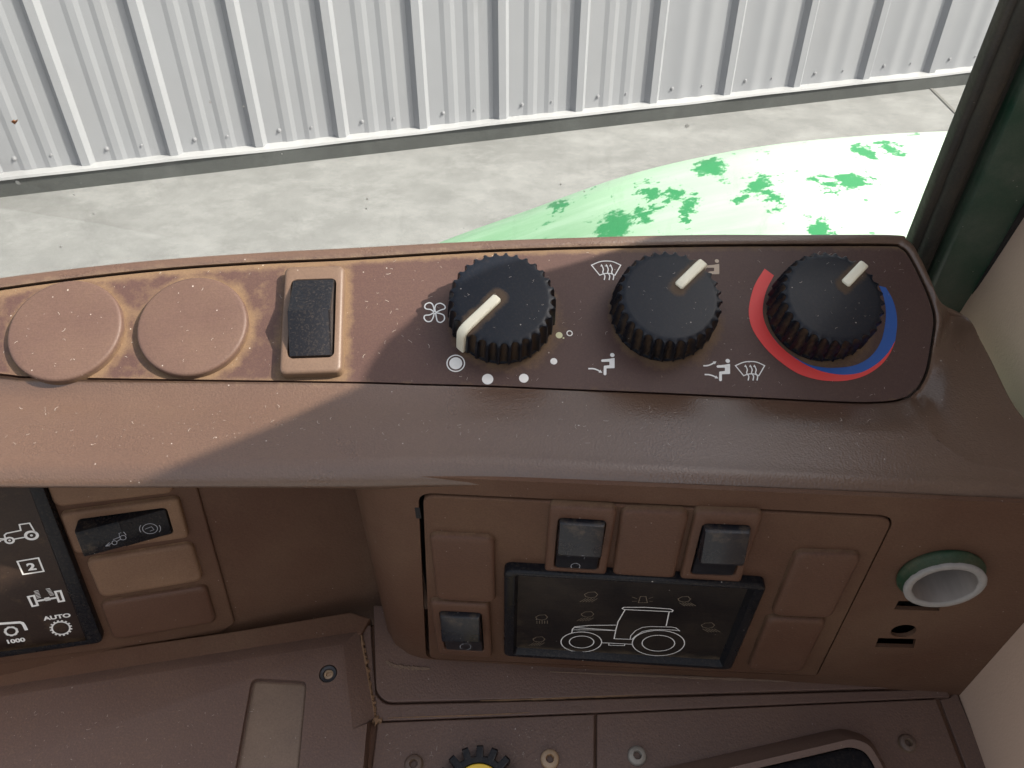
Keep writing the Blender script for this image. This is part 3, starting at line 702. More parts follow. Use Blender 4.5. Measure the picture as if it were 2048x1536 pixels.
# --- rocker switches
def rocker_switch(plane, c, w_, h_, ang, dz, heights, mats=('bezel', 'black'), opening=(.60, .66), shift=0.0, depth=.0045, label=None, rdust=.24, step=False):
    """bezel frame with an opening and a tent-shaped rocker in it; heights = low end, ridge, high end"""
    M = plane.mat(c, ang, dz); mb = MB(); k = 5; r = .0022
    ow, oh = w_ * opening[0], h_ * opening[1]
    L = [lz(rrect(w_, h_, r, k), -.001), lz(rrect(w_, h_, r, k), depth - .0014)]
    for i in (1, 2, 3):
        a = R(30 * i); b = .0014; ins = b * (1 - math.cos(a)); L.append(lz(rrect(w_ - 2 * ins, h_ - 2 * ins, r, k), depth - b + b * math.sin(a)))
    L += [lz(rrect(ow + .0004, oh + .0004, .0022, k), depth), lz(rrect(ow, oh, .0021, k), depth - .0003), lz(rrect(ow, oh, .0021, k), -.001)]
    n = len(L[0]); mb.loft(L, cap1=True, attr=[[.95] * n, [.45] * n, [.12] * n, [0] * n, [0] * n, [.15] * n, [.3] * n, [0] * n])
    sw = mb.build('rocker_switch', MAT[mats[0]], con, M, sharp=50, fix=True)
    mb = MB(); rw, rh = ow - .0010, oh - .0010; lo, ri, hi = heights
    prof = [(-rh / 2, lo - .0020), (-rh / 2, lo - .0006), (-rh / 2 + .0002, lo - .0002), (-rh / 2 + .0008, lo)]
    m0 = shift * rh
    if step: prof += [(m0 - .0016, lo + .0012), (m0 - .0011, lo + .0017), (m0 - .0007, ri - .0016), (m0 - .0002, ri - .0004), (m0 + .0006, ri), (m0 + .0018, ri - .0002)]
    else: prof += [(m0 - .0007, ri - .0003), (m0, ri), (m0 + .0007, ri - .0003)]
    prof += [(rh / 2 - .0008, hi), (rh / 2 - .0002, hi - .0002), (rh / 2, hi - .0006), (rh / 2, hi - .0020)]
    L = []; AA = []
    for y, z in prof:
        z += depth; row = []; e = .0009
        for x, dzz in ((-rw / 2, -99), (-rw / 2, -e), (-rw / 2 + e * .3, -e * .3), (-rw / 2 + e, 0), (rw / 2 - e, 0), (rw / 2 - e * .3, -e * .3), (rw / 2, -e), (rw / 2, -99)):
            row.append((x, y, -.0008 if dzz < -9 else z + dzz))
        L.append(row); t = max(0, (y - rh * .27) / (rh * .23)); AA.append([rdust * t] * len(row))
    L = [[(p[0], prof[0][0], -.0008) for p in L[0]]] + L + [[(p[0], prof[-1][0], -.0008) for p in L[-1]]]; AA = [[0] * 8] + AA + [[.3] * 8]
    mb.loft(L, closed=False, attr=AA); mb.build('rocker', MAT[mats[1]], sw, M, sharp=40, fix=True)
    if label: sw['label'] = label
    return sw, M, depth
rocker_switch(TOP, BZC, BZW, BZH, BZA, 0, (.0006, .0066, .0010), mats=('bezel', 'gloss'), opening=(.74, .73), rdust=.0, label='rocker switch beside the round plugs')

# --- front face under the roll, with openings for the switch module, tube and slots
mod_px = [(836, 985), (1793, 1031), (1634, 1352), (852, 1318)]
MOD = BOX.shifted(-.0006)
mod = [BOX.uv(p) for p in mod_px]
hole = rounded(mod, [.006, .007, .003, .006], 6)
xl = BOX.uv((848, 1160))[0] - .0035
bot_v = BOX.uv((1250, 1343))[1] - .010
xr = X0 + .002 - BOX.o[0]
tv = .062
mb = MB()
# S-shaped return on the left, then the flat face
face_l = [(xl - .0005, 0.0)]
ret = [(xl - .034, -.060), (xl - .030, -.046), (xl - .0275, -.034), (xl - .0250, -.022), (xl - .0215, -.0125), (xl - .0165, -.0058), (xl - .0095, -.0018), (xl - .0035, -.0003), (xl, 0)]
outl = [np.array(p) for p in ret[:-1]] + [np.array(ret[-1]), np.array((xr, 0)), np.array((xr, -.0018)), np.array((xl + .004, -.0018)), np.array((xl - .004, -.0034)), np.array((xl - .0125, -.0105)), np.array((xl - .019, -.0200)), np.array((xl - .0235, -.0340)), np.array((xl - .026, -.046)), np.array((xl - .030, -.060))]
mb.loft([[(p[0], v, p[1]) for p in outl] for v in (bot_v, tv)], cap0=True, cap1=True)
front = mb.build('front_panel', MAT['front'], con, BOX.mat((0, 0)), smooth=False, fix=True)
cut = [cutter(hole, -.008, .01, BOX.mat((0, 0)))]
# slots and keyhole
def pxr(pts): return [BOX.uv(p) for p in pts]
cut.append(cutter(pxr([(1797, 1202), (1886, 1203), (1878, 1222), (1788, 1219)]), -.016, .01, BOX.mat((0, 0))))
cut.append(cutter(pxr([(1757, 1276), (1832, 1278), (1828, 1296), (1750, 1294)]), -.016, .01, BOX.mat((0, 0))))
kc = BOX.uv((1807, 1262)); kr = .0050
cut.append(cutter([(kc[0] + kr * math.cos(t), kc[1] + kr * math.sin(t)) for t in np.linspace(0, 2 * math.pi, 24, endpoint=False)], -.013, .01, BOX.mat((0, 0))))
tc = BOX.uv((1879, 1146)); 
cut.append(cutter([(tc[0] + .0150 * math.cos(t), tc[1] + .0150 * math.sin(t)) for t in np.linspace(0, 2 * math.pi, 40, endpoint=False)], -.013, .01, BOX.mat((0, 0))))
boolean(front, cut)
mb = MB(); plate(mb, [(xl - .002, bot_v + .004), (xr - .004, bot_v + .004), (xr - .004, tv - .012), (xl - .002, tv - .012)], -.020, -.034, .0005); mb.build('shade_backing', MAT['dark'], con, BOX.mat((0, 0)), smooth=False, fix=True)  # black plate added behind the openings, its colour standing for the shaded interior
# keyhole tab
mb = MB(); slab(mb, .0022, .0065, .002, .001, .0004)
mb.build('latch', MAT['dark'], con, BOX.mat(kc + np.array([.001, 0]), -.6, -.011))

# switch module plate
mp = inset(rounded(mod, [.006, .007, .003, .006], 6), .0011) if sum(mod[i][0] * mod[(i + 1) % 4][1] - mod[(i + 1) % 4][0] * mod[i][1] for i in range(4)) > 0 else inset(rounded(mod, [.006, .007, .003, .006], 6), .0011)
off = np.array([.0006, -.0003]); mp = [p + off for p in mp]
mb = MB(); plate(mb, mp, .0004, -.0046, .0006)
mb.build('switch_panel', MAT['module'], con, BOX.mat((0, 0)), sharp=12, fix=True)
mb = MB(); slab(mb, .0020, .0065, .0004, .0004, .0002); mb.build('clip', MAT['dark'], con, BOX.mat(BOX.uv((836, 1026)), 0, -.0002))
SW_Z = .0004
def on_box(px, h): return rect_of(BOX, px, SW_Z + h)
def snap(rc, w_=.0243, h_=.0450, t=.5): c, a, b, g = rc; return c, a * (1 - t) + w_ * t, b * (1 - t) + h_ * t, g * .5
def blank(plane, rc, dz, mat, d=.0028, flat=False, label=None):
    c, w_, h_, a = rc; mb = MB(); k = 5
    r = .0032; L = [lz(rrect(w_, h_, r, k), -.001), lz(rrect(w_, h_, r, k), d - .0016)]; att = [[.9], [.5]]
    for i in (1, 2, 3):
        t = R(30 * i); b = .0016; ins = b * (1 - math.cos(t)); L.append(lz(rrect(w_ - 2 * ins, h_ - 2 * ins, r, k), d - b + b * math.sin(t))); att.append([.1 / i])
    L.append(lz(rrect(w_ * .72, h_ * .85, r, k), d + .00012)); att.append([0])
    n = len(L[0]); mb.loft(L, cap1=True, attr=[a_ * n for a_ in att])
    o = mb.build('switch_blank', MAT[mat], con, plane.mat(c, a, dz), sharp=50)
    if label: o['label'] = label
    return o
blank(BOX, snap(on_box([(865, 1074), (994, 1082), (987, 1205), (866, 1203)], .0028)), SW_Z, 'blank')
blank(BOX, snap(on_box([(1247, 1027), (1375, 1032), (1350, 1165), (1222, 1160)], .0028)), SW_Z, 'blank')
blank(BOX, snap(on_box([(1596, 1111), (1719, 1115), (1667, 1236), (1543, 1233)], .0028)), SW_Z, 'blank')
blank(BOX, snap(on_box([(1536, 1240), (1654, 1244), (1605, 1345), (1497, 1342)], .0028)), SW_Z, 'blank')
sws = []
for px, hts, lab in (([(1103, 1017), (1233, 1029), (1210, 1156), (1088, 1147)], (.0002, .0058, .0026), 'rocker switch with faint lamp print above the tractor display'), ([(1400, 1030), (1524, 1035), (1480, 1165), (1356, 1165)], (.0002, .0066, .0034), 'rocker switch right of the plain blank'), ([(866, 1209), (985, 1210), (980, 1315), (869, 1313)], (.0002, .0056, .0026), 'rocker switch left of the tractor display')):
    c, w_, h_, a = snap(on_box(px, .003))
    sws.append(rocker_switch(BOX, c, w_, h_, a, SW_Z, hts, opening=(.72, .74), depth=.0030, shift=.02, label=lab, step=True, mats=('blank', 'rocker_black')))

# lamp prints on the sunk halves
def box_print(name, mat, parent, plane, z, items):
    mb = MB()
    for it in items:
        pts = [plane.uv(p, z) for p in it[0]]
        if it[1] == 'poly': poly2(mb, pts, z)
        else: stroke(mb, pts, it[1] * .0002, z, it[2] if len(it) > 2 else False)
    o = mb.build(name, MAT[mat], parent, plane.mat((0, 0)), smooth=False); return o

# --- tractor display on the module
dq = rect_of(BOX, [(1014, 1148), (1538, 1173), (1463, 1341), (1002, 1318)], SW_Z + .005)
def display(plane, c, w_, h_, a, dz, d, border, mats, floor):
    M = plane.mat(c, a, dz); mb = MB(); k = 4
    L = [lz(rrect(w_, h_, .003, k), -.001), lz(rrect(w_, h_, .003, k), d - .0012), lz(rrect(w_ - .0006, h_ - .0006, .0028, k), d - .0004), lz(rrect(w_ - .002, h_ - .002, .0024, k), d)]
    bx, by = border
    L += [lz(rrect(w_ - 2 * bx * .75, h_ - 2 * by * .75, .0012, k), d - .0002), lz(rrect(w_ - 2 * bx, h_ - 2 * by, .0008, k), floor)]
    n = len(L[0]); att = []
    for l in L: att.append([.55 * max(0, math.sin(p[0] * 90 + 1.2)) if p[1] > h_ / 2 - .004 else 0 for p in l])
    mb.loft(L, attr=att, cap0=True)
    o = mb.build('indicator_display', MAT[mats[0]], con, M, sharp=40, fix=True)
    mb = MB(); G1, G2 = 60, 26; iw, ih = w_ - 2 * bx + .0004, h_ - 2 * by + .0004; V = []; A_ = []; Fc = []
    for j in range(G2 + 1):
        for i in range(G1 + 1):
            x, y = (i / G1 - .5) * iw, (j / G2 - .5) * ih; V.append((x, y, floor + .0002))
            A_.append(max(.75 * max(0, 1 - (y + ih / 2) / .006), .42 * max(0, 1 - (x + iw / 2) / .012), .25 * max(0, 1 - (ih / 2 - y) / .006)))
    for j in range(G2):
        for i in range(G1): q = j * (G1 + 1) + i; Fc.append((q, q + 1, q + G1 + 2, q + G1 + 1))
    mb.add(V, Fc, A_); mb.build('screen', MAT[mats[1]], o, M)
    return o
DZ = .0012
disp = display(BOX, dq[0], dq[1], dq[2], dq[3], SW_Z, .0046, (.0056, .0034), ('black', 'screen'), DZ)
disp['label'] = 'black display with a white tractor outline'
DPZ = SW_Z + DZ + .00035
ZD = lambda p: (990 + p[0] * .27832, 1140 + p[1] * .27832)
def dsp(pts): return [ZD(p) for p in pts]
def ell(cx, cy, rx, ry, n=40): return [(cx + rx * math.cos(2 * math.pi * i / n), cy + ry * math.sin(2 * math.pi * i / n)) for i in range(n)]
LWD = 2.2
tr_items = [(dsp(ell(620, 517, 146, 72)), LWD, True), (dsp(ell(622, 517, 88, 43)), LWD, True), (dsp(ell(1174, 525, 188, 91)), LWD, True), (dsp(ell(1174, 526, 117, 57)), LWD, True),
            (dsp([(552, 452), (556, 425), (575, 408), (680, 398), (870, 396)]), LWD), (dsp([(566, 412), (700, 422), (864, 434)]), LWD), (dsp([(556, 430), (700, 430), (864, 436)]), 1.6),
            (dsp([(934, 286), (884, 372), (868, 432), (856, 494), (970, 498)]), LWD), (dsp([(1252, 298), (1230, 402)]), LWD),
            (dsp([(914, 278), (924, 268), (1080, 268), (1260, 280), (1280, 290), (1272, 300), (1100, 292), (930, 284)]), LWD, True),
            (dsp([(970, 498), (976, 472), (1010, 436), (1060, 412), (1120, 406), (1270, 410), (1300, 416), (1328, 438), (1290, 432), (1200, 428), (1120, 430), (1060, 442), (1010, 474), (984, 498)]), 1.9, True),
            (dsp([(768, 522), (986, 534)]), LWD), (dsp([(818, 528), (818, 540), (930, 544), (934, 534)]), 1.9)]
box_print('tractor_symbol', 'print', disp, BOX, DPZ, tr_items)
def lamp(cx, cy, w_, h_, dirx):
    it = [(dsp([(cx - w_ * .5, cy - h_ * .1), (cx - w_ * .2, cy - h_ * .45), (cx + w_ * .3, cy - h_ * .5), (cx + w_ * .5, cy - h_ * .1), (cx + w_ * .35, cy + h_ * .3), (cx, cy + h_ * .45), (cx - w_ * .4, cy + h_ * .25)]), 1.3, True)]
    for k in range(5): x = cx - w_ * .4 + k * w_ * .22; it.append((dsp([(x, cy + h_ * .55), (x + dirx * w_ * .45, cy + h_ * 1.1)]), 1.2))
    return it
for a in ((690, 180, 95, 45, -1), (665, 320, 90, 42, -1), (335, 342, 85, 40, 0), (1360, 212, 90, 42, 1), (1530, 400, 95, 42, 1), (315, 500, 85, 40, -1)):
    box_print('lamp_symbol', 'print_faint', disp, BOX, DPZ, lamp(*a))
box_print('beacon_symbol', 'print_faint', disp, BOX, DPZ, [(dsp([(1030, 235), (1045, 190), (1085, 190), (1095, 235)]), 1.3, True), (dsp([(985, 195), (1020, 205)]), 1.2), (dsp([(1105, 205), (1135, 195)]), 1.2), (dsp([(985, 225), (1018, 225)]), 1.2), (dsp([(1108, 225), (1135, 225)]), 1.2)])

from mathutils.bvhtree import BVHTree
def decal(obj, parent, name, mat, items, wpx=2.0):
    """thin print laid on the real surface of obj"""
    M = WM[obj.name]; T_ = BVHTree.FromPolygons([M @ v.co for v in obj.data.vertices], [tuple(q.vertices) for q in obj.data.polygons]); mb = MB()
    for pts, *cl in items:
        P = []
        for q in pts:
            d = Vector(ray(*q)).normalized(); h, n_, _, _ = T_.ray_cast(Vector(EYE), d)
            if h is None: continue
            if n_.dot(d) > 0: n_ = -n_
            P.append((np.array(h + n_ * .00012), np.array(n_)))
        V = []
        for i, (q, n_) in enumerate(P):
            tt = P[min(len(P) - 1, i + 1)][0] - P[max(0, i - 1)][0]; tt = tt / (np.linalg.norm(tt) + 1e-9); s_ = np.cross(n_, tt); V += [q + s_ * wpx * .0001, q - s_ * wpx * .0001]
        mb.add(V, [(2 * i, 2 * i + 1, 2 * i + 3, 2 * i + 2) for i in range(len(P) - 1)])
    if mb.v: mb.build(name, MAT[mat], parent, smooth=False)
kid = lambda sw: [o for o in bpy.data.objects if o.parent == sw and o.name.startswith('rocker')][0]
arc = lambda cx, cy, rx, ry, a0, a1, n=14: [(cx + rx * math.cos(R(a0 + (a1 - a0) * i / n)), cy + ry * math.sin(R(a0 + (a1 - a0) * i / n))) for i in range(n + 1)]
m_ = sws[0][0]; decal(kid(m_), m_, 'lamp_symbol', 'print_grey', [(arc(1151, 1132, 9, 6, 150, 420),), ([(1160, 1126), (1160, 1138)],), ([(1166, 1126), (1166, 1138)],), ([(1135, 1136), (1141, 1127)],), ([(1140, 1138), (1146, 1130)],), ([(1135, 1113), (1145, 1111)],), ([(1164, 1111), (1170, 1111), (1168, 1117)],)], 1.3)
m_ = sws[2][0]; decal(kid(m_), m_, 'lamp_symbol', 'print_grey', [(arc(931, 1293, 11, 6, 130, 440),), ([(906, 1302), (918, 1293)],), ([(912, 1303), (922, 1296)],), ([(918, 1304), (926, 1298)],), ([(930, 1302), (938, 1300)],)], 1.3)

# ------------------------------------------------------------------ left instrument face
LB = LEF
lp = [LB.uv(p) for p in ((-420, 930), (400, 900), (468, 1262), (-420, 1390))]
mb = MB()
lw = rounded([LB.uv((-900, 900)), LB.uv((382, 930)), LB.uv((470, 1248)), LB.uv((440, 1268)), LB.uv((-900, 1449))], .002, 3)
plate(mb, lw, .0, -.006, .0008)
mb.build('instrument_panel', MAT['module'], con, LB.mat((0, 0)), sharp=12, fix=True)
# back wall of the recess, from behind the panel to the return of the front face
mb = MB(); rw = []
BK = LB.shifted(-.0014)
bkpx = [(-900, 860), (395, 860), (560, 860), (900, 860)], [(-900, 1530), (420, 1300), (560, 1280), (960, 1262)]
q0 = [BK.uv(p) for p in bkpx[0]]; q1 = [BK.uv(p) for p in bkpx[1]]
dp = [0, 0, -.001, -.004]
ua = np.linspace(0, 3, 25)
mb.loft([[(np.interp(t, range(4), [p[0] for p in qq]), np.interp(t, range(4), [p[1] for p in qq]), np.interp(t, range(4), dp)) for t in ua] for qq in (q1, q0)], closed=False)
mb.loft([[(q0[0][0], q0[0][1], -.006), (q0[3][0], q0[3][1], -.010)], [(q1[0][0], q1[0][1], -.006), (q1[3][0], q1[3][1], -.010)]], closed=False)
mb.build('recess_wall', MAT['front'], con, BK.mat((0, 0)), sharp=60)
# blanks and switch
LBZ = .0
def on_l(px, h): return rect_of(LB, px, LBZ + h)
blank(LB, on_l([(80, 935), (330, 905), (348, 985), (108, 1020)], .0024), LBZ, 'blank_dusty', .0024)
blank(LB, on_l([(167, 1125), (386, 1086), (405, 1166), (203, 1195)], .0024), LBZ, 'blank_dusty', .0024)
blank(LB, on_l([(202, 1210), (410, 1172), (436, 1248), (224, 1282)], .0024), LBZ, 'blank', .0024)
c, w_, h_, a = on_l([(122, 1032), (355, 995), (379, 1077), (147, 1111)], .0026)
lsw = rocker_switch(LB, c, h_, w_, a + math.pi / 2, LBZ, (.0006, .0046, .0072), mats=('blank_dusty', 'black'), opening=(.66, .76), depth=.0026, shift=.02, label='sideways rocker switch tilted out at its left end')
decal(kid(lsw[0]), lsw[0], 'brake_symbol', 'print_grey', [(arc(300, 1057, 15, 10, 0, 360, 20),), (arc(300, 1057, 21, 14, 150, 210),), (arc(300, 1057, 21, 14, -30, 30),), ([(290, 1058), (303, 1053), (308, 1059), (300, 1062)],)], 1.4)
decal(kid(lsw[0]), lsw[0], 'vehicle_symbol', 'print_grey', [(arc(246, 1075, 6, 4.5, 0, 360),), (arc(229, 1085, 5, 4, 0, 360),), ([(252, 1070), (248, 1064), (238, 1066), (239, 1074), (226, 1079)],), ([(233, 1083), (241, 1078)],), ([(224, 1086), (212, 1092)],), ([(211, 1092), (219, 1085)],), ([(211, 1092), (220, 1091)],)], 1.4)
# left display
lo = [(-380, 930), (70, 930), (208, 1286), (-380, 1374)]
ld = [LB.uv(p, .004) for p in lo]
mb = MB(); o1 = rounded(ld, [.003, .003, .0035, .003], 4); i1 = rounded([LB.uv(p, .0036) for p in ((-380, 930), (43, 930), (176, 1279), (-380, 1352))], .0008, 4); i2 = rounded([LB.uv(p, .0012) for p in ((-380, 925), (38, 925), (172, 1281), (-380, 1354))], .0008, 4)
if sum(o1[i][0] * o1[(i + 1) % len(o1)][1] - o1[(i + 1) % len(o1)][0] * o1[i][1] for i in range(len(o1))) < 0: o1, i1, i2 = o1[::-1], i1[::-1], i2[::-1]
mb.loft([lz(o1, -.001), lz(o1, .0030), lz(inset(o1, .0004), .0038), lz(inset(o1, .0014), .0042), lz(i1, .0040), lz(i2, .0012)], cap0=True)
ldsp = mb.build('indicator_display', MAT['black'], con, LB.mat((0, 0)), sharp=40, fix=True); ldsp['label'] = 'black display with white vehicle symbols and the word AUTO'
mb = MB(); sp_ = [LB.uv(p, .0014) for p in ((-380, 925), (40, 925), (174, 1281), (-380, 1355))]
G1, G2 = 70, 50; V = []; A_ = []; Fc = []
for j in range(G2 + 1):
    for i in range(G1 + 1):
        s_, t_ = i / G1, j / G2; p = (sp_[0] * (1 - s_) + sp_[1] * s_) * (1 - t_) + (sp_[3] * (1 - s_) + sp_[2] * s_) * t_
        V.append((p[0], p[1], .0014))
        dd = np.linalg.norm(p - LB.uv((105, 1255), .0014)); A_.append(max(.8 * max(0, 1 - (1 - t_) / .045), .55 * max(0, 1 - dd / .009), .2))
for j in range(G2):
    for i in range(G1): q = j * (G1 + 1) + i; Fc.append((q, q + G1 + 1, q + G1 + 2, q + 1))
mb.add(V, Fc, A_); mb.build('screen', MAT['screen_left'], ldsp, LB.mat((0, 0)), fix=False)
LPZ = .0014 + .00018
ZL = lambda p: (p[0] * .20833, 1000 + p[1] * .20833)
def lprint(name, items, mat='print'):
    mb = MB()
    for it in items:
        pts = [LB.uv(ZL(p), LPZ) for p in it[0]]
        if it[1] == 'poly': poly2(mb, pts, LPZ)
        else: stroke(mb, pts, it[1] * .0000458, LPZ, it[2] if len(it) > 2 else False)
    return mb.build(name, MAT[mat], ldsp, LB.mat((0, 0)), smooth=False)
lprint('vehicle_symbol', [(ell(302, 340, 57, 37), 24, True), (ell(302, 340, 8, 6, 12), 10, True), (ell(92, 388, 40, 27), 18, True), (ell(92, 388, 7, 5, 12), 9, True),
                          ([(340, 318), (284, 222), (186, 236), (200, 292), (62, 320), (42, 338), (52, 372)], 13), ([(136, 376), (244, 356)], 13), ([(-40, 392), (50, 380)], 11), ([(-30, 408), (10, 396)], 9), ([(0, 372), (44, 372)], 11)])
lprint('gear_two_symbol', [([(166, 590), (368, 556), (420, 684), (222, 714)], 15, True)])
lprint('axle_symbol', [([(270, 930), (325, 918), (362, 1010), (312, 1020)], 20, True), ([(530, 880), (580, 872), (614, 968), (566, 976)], 20, True), ([(345, 972), (552, 936)], 22), ([(430, 956), (480, 946)], 44)]
       + [([(325 + 6 * k, 886 + 13 * k - 8), (368 + 5 * k, 868 + 13 * k)], 7) for k in range(6)] + [([(440 + 8 * k, 860 + 12 * k - 4), (480 + 8 * k, 852 + 12 * k - 2)], 7) for k in range(6)])
def cog(cx, cy, rx, ry, n, tw, wd):
    it = [(ell(cx, cy, rx, ry), wd, True)]
    for k in range(n):
        t = 2 * math.pi * k / n + .1; it.append(([(cx + rx * math.cos(t), cy + ry * math.sin(t)), (cx + rx * 1.27 * math.cos(t), cy + ry * 1.27 * math.sin(t))], tw))
    return it
lprint('cog_symbol', cog(585, 1230, 86, 60, 16, 18, 15)); lprint('cog_symbol', cog(107, 1260, 56, 38, 9, 24, 20) + [([(-60, 1192), (190, 1175), (215, 1182), (232, 1205), (254, 1250)], 30)])
def text(body, cpx, height, name, parent, plane, z, mat, ang, shear=0.0):
    cu = bpy.data.curves.new(name, 'FONT'); cu.body = body; cu.size = 1; cu.align_x = 'CENTER'; cu.align_y = 'CENTER'; cu.offset = .04
    t = bpy.data.objects.new('tmp', cu); C.objects.link(t); bpy.context.view_layer.update()
    me = bpy.data.meshes.new_from_object(t.evaluated_get(bpy.context.evaluated_depsgraph_get())); bpy.data.objects.remove(t)
    ys = [v.co.y for v in me.vertices]; k = height / (max(ys) - min(ys)); xs_ = [v.co.x for v in me.vertices]; mx, my = (max(xs_) + min(xs_)) / 2, (max(ys) + min(ys)) / 2
    for v in me.vertices: v.co = Vector(((v.co.x - mx) * k * 1.15, (v.co.y - my) * k, 0))
    me.materials.clear(); me.materials.append(MAT[mat]); o = bpy.data.objects.new(name, me); C.objects.link(o)
    place(o, plane.mat(plane.uv(cpx, z), ang, z), parent); return o
e = LB.uv((200, 1230)) - LB.uv((0, 1258)); LA = math.atan2(e[1], e[0])
text('2', ZL((300, 640)), .0042, 'numeral', ldsp, LB, LPZ, 'print', LA)
text('AUTO', ZL((545, 1122)), .0026, 'lettering', ldsp, LB, LPZ, 'print', LA)
text('1000', ZL((155, 1350)), .0026, 'numeral', ldsp, LB, LPZ, 'print', LA)

# ------------------------------------------------------------------ lower deck
def du(p, h=0.0): return DEK.uv(p, h)
DM = DEK.mat((0, 0))
def deck_plate(name, px, top, bot=-.012, mat='deck', r=.0006, b=.0005, label=None):
    mb = MB(); poly = rounded([du(p, top) for p in px], r, 3); plate(mb, poly, top, bot, b)
    o = mb.build(name, MAT[mat], con, DM, sharp=12, fix=True)
    if label: o['label'] = label
    return o
# base tray seen in the gaps
mb = MB(); plate(mb, [du(p) for p in ((-900, 1560), (-900, 1830), (2200, 1700), (2060, 1330), (760, 1240))], -.0035, -.03, .001); mb.build('deck_base', MAT['front'], con, DM, smooth=False, fix=True)
deck_plate('deck_ledge', [(747, 1210), (752, 1384), (772, 1404), (1100, 1396), (1915, 1372), (1930, 1290)], 0, r=[.001, .003, .003, .0005, .0005, .0005])
deck_plate('deck_strip', [(722, 1250), (742, 1250), (748, 1386), (770, 1409), (1100, 1401), (1894, 1377), (1900, 1394), (1192, 1425), (753, 1442)], -.0008, r=[.0004, .0004, .003, .003, .0004, .0004, .0004, .0004, .0004])
deck_plate('deck_plate', [(755, 1445), (1189, 1428), (1187, 1720), (722, 1720)], -.0010)
deck_plate('deck_plate', [(1194, 1428), (1872, 1398), (1995, 1720), (1192, 1720)], -.0010)
deck_plate('end_strip', [(1880, 1398), (1900, 1395), (1912, 1380), (2060, 1720), (2003, 1720)], -.0025)
# left raised plate with wide chamfer
outer = [du(p, .0) for p in ((-900, 1509), (718, 1262), (750, 1437), (740, 1441), (717, 1720), (-900, 1830))]
innr = [du(p, .006) for p in ((-900, 1531), (688, 1287), (706, 1458), (734, 1446), (709, 1720), (-900, 1830))]
lower = [p for p in outer]
o_ = outer[::-1]; i_ = innr[::-1]
if sum(outer[i][0] * outer[(i + 1) % 6][1] - outer[(i + 1) % 6][0] * outer[i][1] for i in range(6)) > 0: o_, i_ = outer, innr
mb = MB(); mb.loft([lz(o_, -.012), lz(o_, .0012), lz(i_, .0058), lz(inset(i_, .0005), .006)], cap0=True, cap1=True)
lpl = mb.build('left_plate', MAT['deck'], con, DM, smooth=False, fix=True)
pk = rounded([du(p, .006) for p in ((503, 1356), (614, 1362), (588, 1640), (452, 1640))], [.0035, .003, .003, .003], 5)
sc_c = du((656, 1347), .006)
boolean(lpl, [cutter(pk, .0032, .02, DM), cutter([(sc_c[0] + .0041 * math.cos(t), sc_c[1] + .0041 * math.sin(t)) for t in np.linspace(0, 2 * math.pi, 28, endpoint=False)], .002, .02, DM)])
mb = MB(); pi_ = inset(pk, .0007)
G = []
if sum(pi_[i][0] * pi_[(i + 1) % len(pi_)][1] - pi_[(i + 1) % len(pi_)][0] * pi_[i][1] for i in range(len(pi_))) < 0: pi_ = pi_[::-1]
n = len(pi_); mb.loft([lz(pi_, .0030), lz(pi_, .0036), lz(inset(pi_, .0006), .0041), lz(inset(pi_, .0013), .0042)], cap0=True, cap1=True, attr=[[.8] * n, [.5] * n, [.05] * n, [0] * n])
mb.build('slot_cover', MAT['pad'], con, DM, sharp=40)
# ledge behind the left plate, below the instrument face
mb = MB(); lg = [du(p, .002) for p in ((-900, 1460), (470, 1262), (700, 1224), (740, 1236), (722, 1268), (-900, 1520))]
plate(mb, lg, .0018, -.012, .0006); mb.build('recess_ledge', MAT['front'], con, DM, sharp=12, fix=True)
# caked dirt along the joints
plastic('caked', (.20, .115, .06), .8, 400, .9, film=.5, film_scale=90, dust=(.27, .18, .11), speck=.2)
plastic('caked_soft', (.15, .098, .068), .8, 400, .6, film=.6, film_scale=90, dust=(.20, .135, .085), speck=.2)
def dirt(px, z, wd, seed, mt='caked'):
    r_ = random.Random(seed); mb = MB(); P = [du(p, z) for p in px]; P = catmull(P, 14); L = []
    for i, p in enumerate(P):
        a = P[max(0, i - 1)]; b = P[min(len(P) - 1, i + 1)]; t = (b - a) / np.linalg.norm(b - a); nn = np.array([-t[1], t[0]]); k = wd * (.35 + .9 * r_.random()) * math.sin(math.pi * min(1, max(.02, (i + .5) / len(P)))) ** .4
        L.append([(*(p + nn * k), z - .0009), (*(p + nn * k * .4), z + .0002), (*(p - nn * k * .4), z + .0002), (*(p - nn * k), z - .0009)])
    mb.loft(L, closed=False); return mb.build('caked_dirt', MAT[mt], con, DM, fix=True)
dirt([(722, 1268), (727, 1310), (736, 1365), (744, 1410), (748, 1434)], .0008, .0018, 1)
dirt([(746, 1436), (752, 1439), (764, 1441)], .0004, .0022, 2)
dirt([(775, 1436), (860, 1433), (960, 1430), (1060, 1425)], -.0006, .0005, 3)
dirt([(960, 1401), (1060, 1398), (1160, 1394), (1280, 1390)], -.0002, .0004, 4)
dirt([(772, 1322), (790, 1331), (820, 1335), (860, 1337)], .0004, .0016, 5, 'caked_soft')
dirt([(1100, 1343), (1300, 1351), (1500, 1359), (1700, 1365)], .0003, .0010, 6, 'caked_soft')

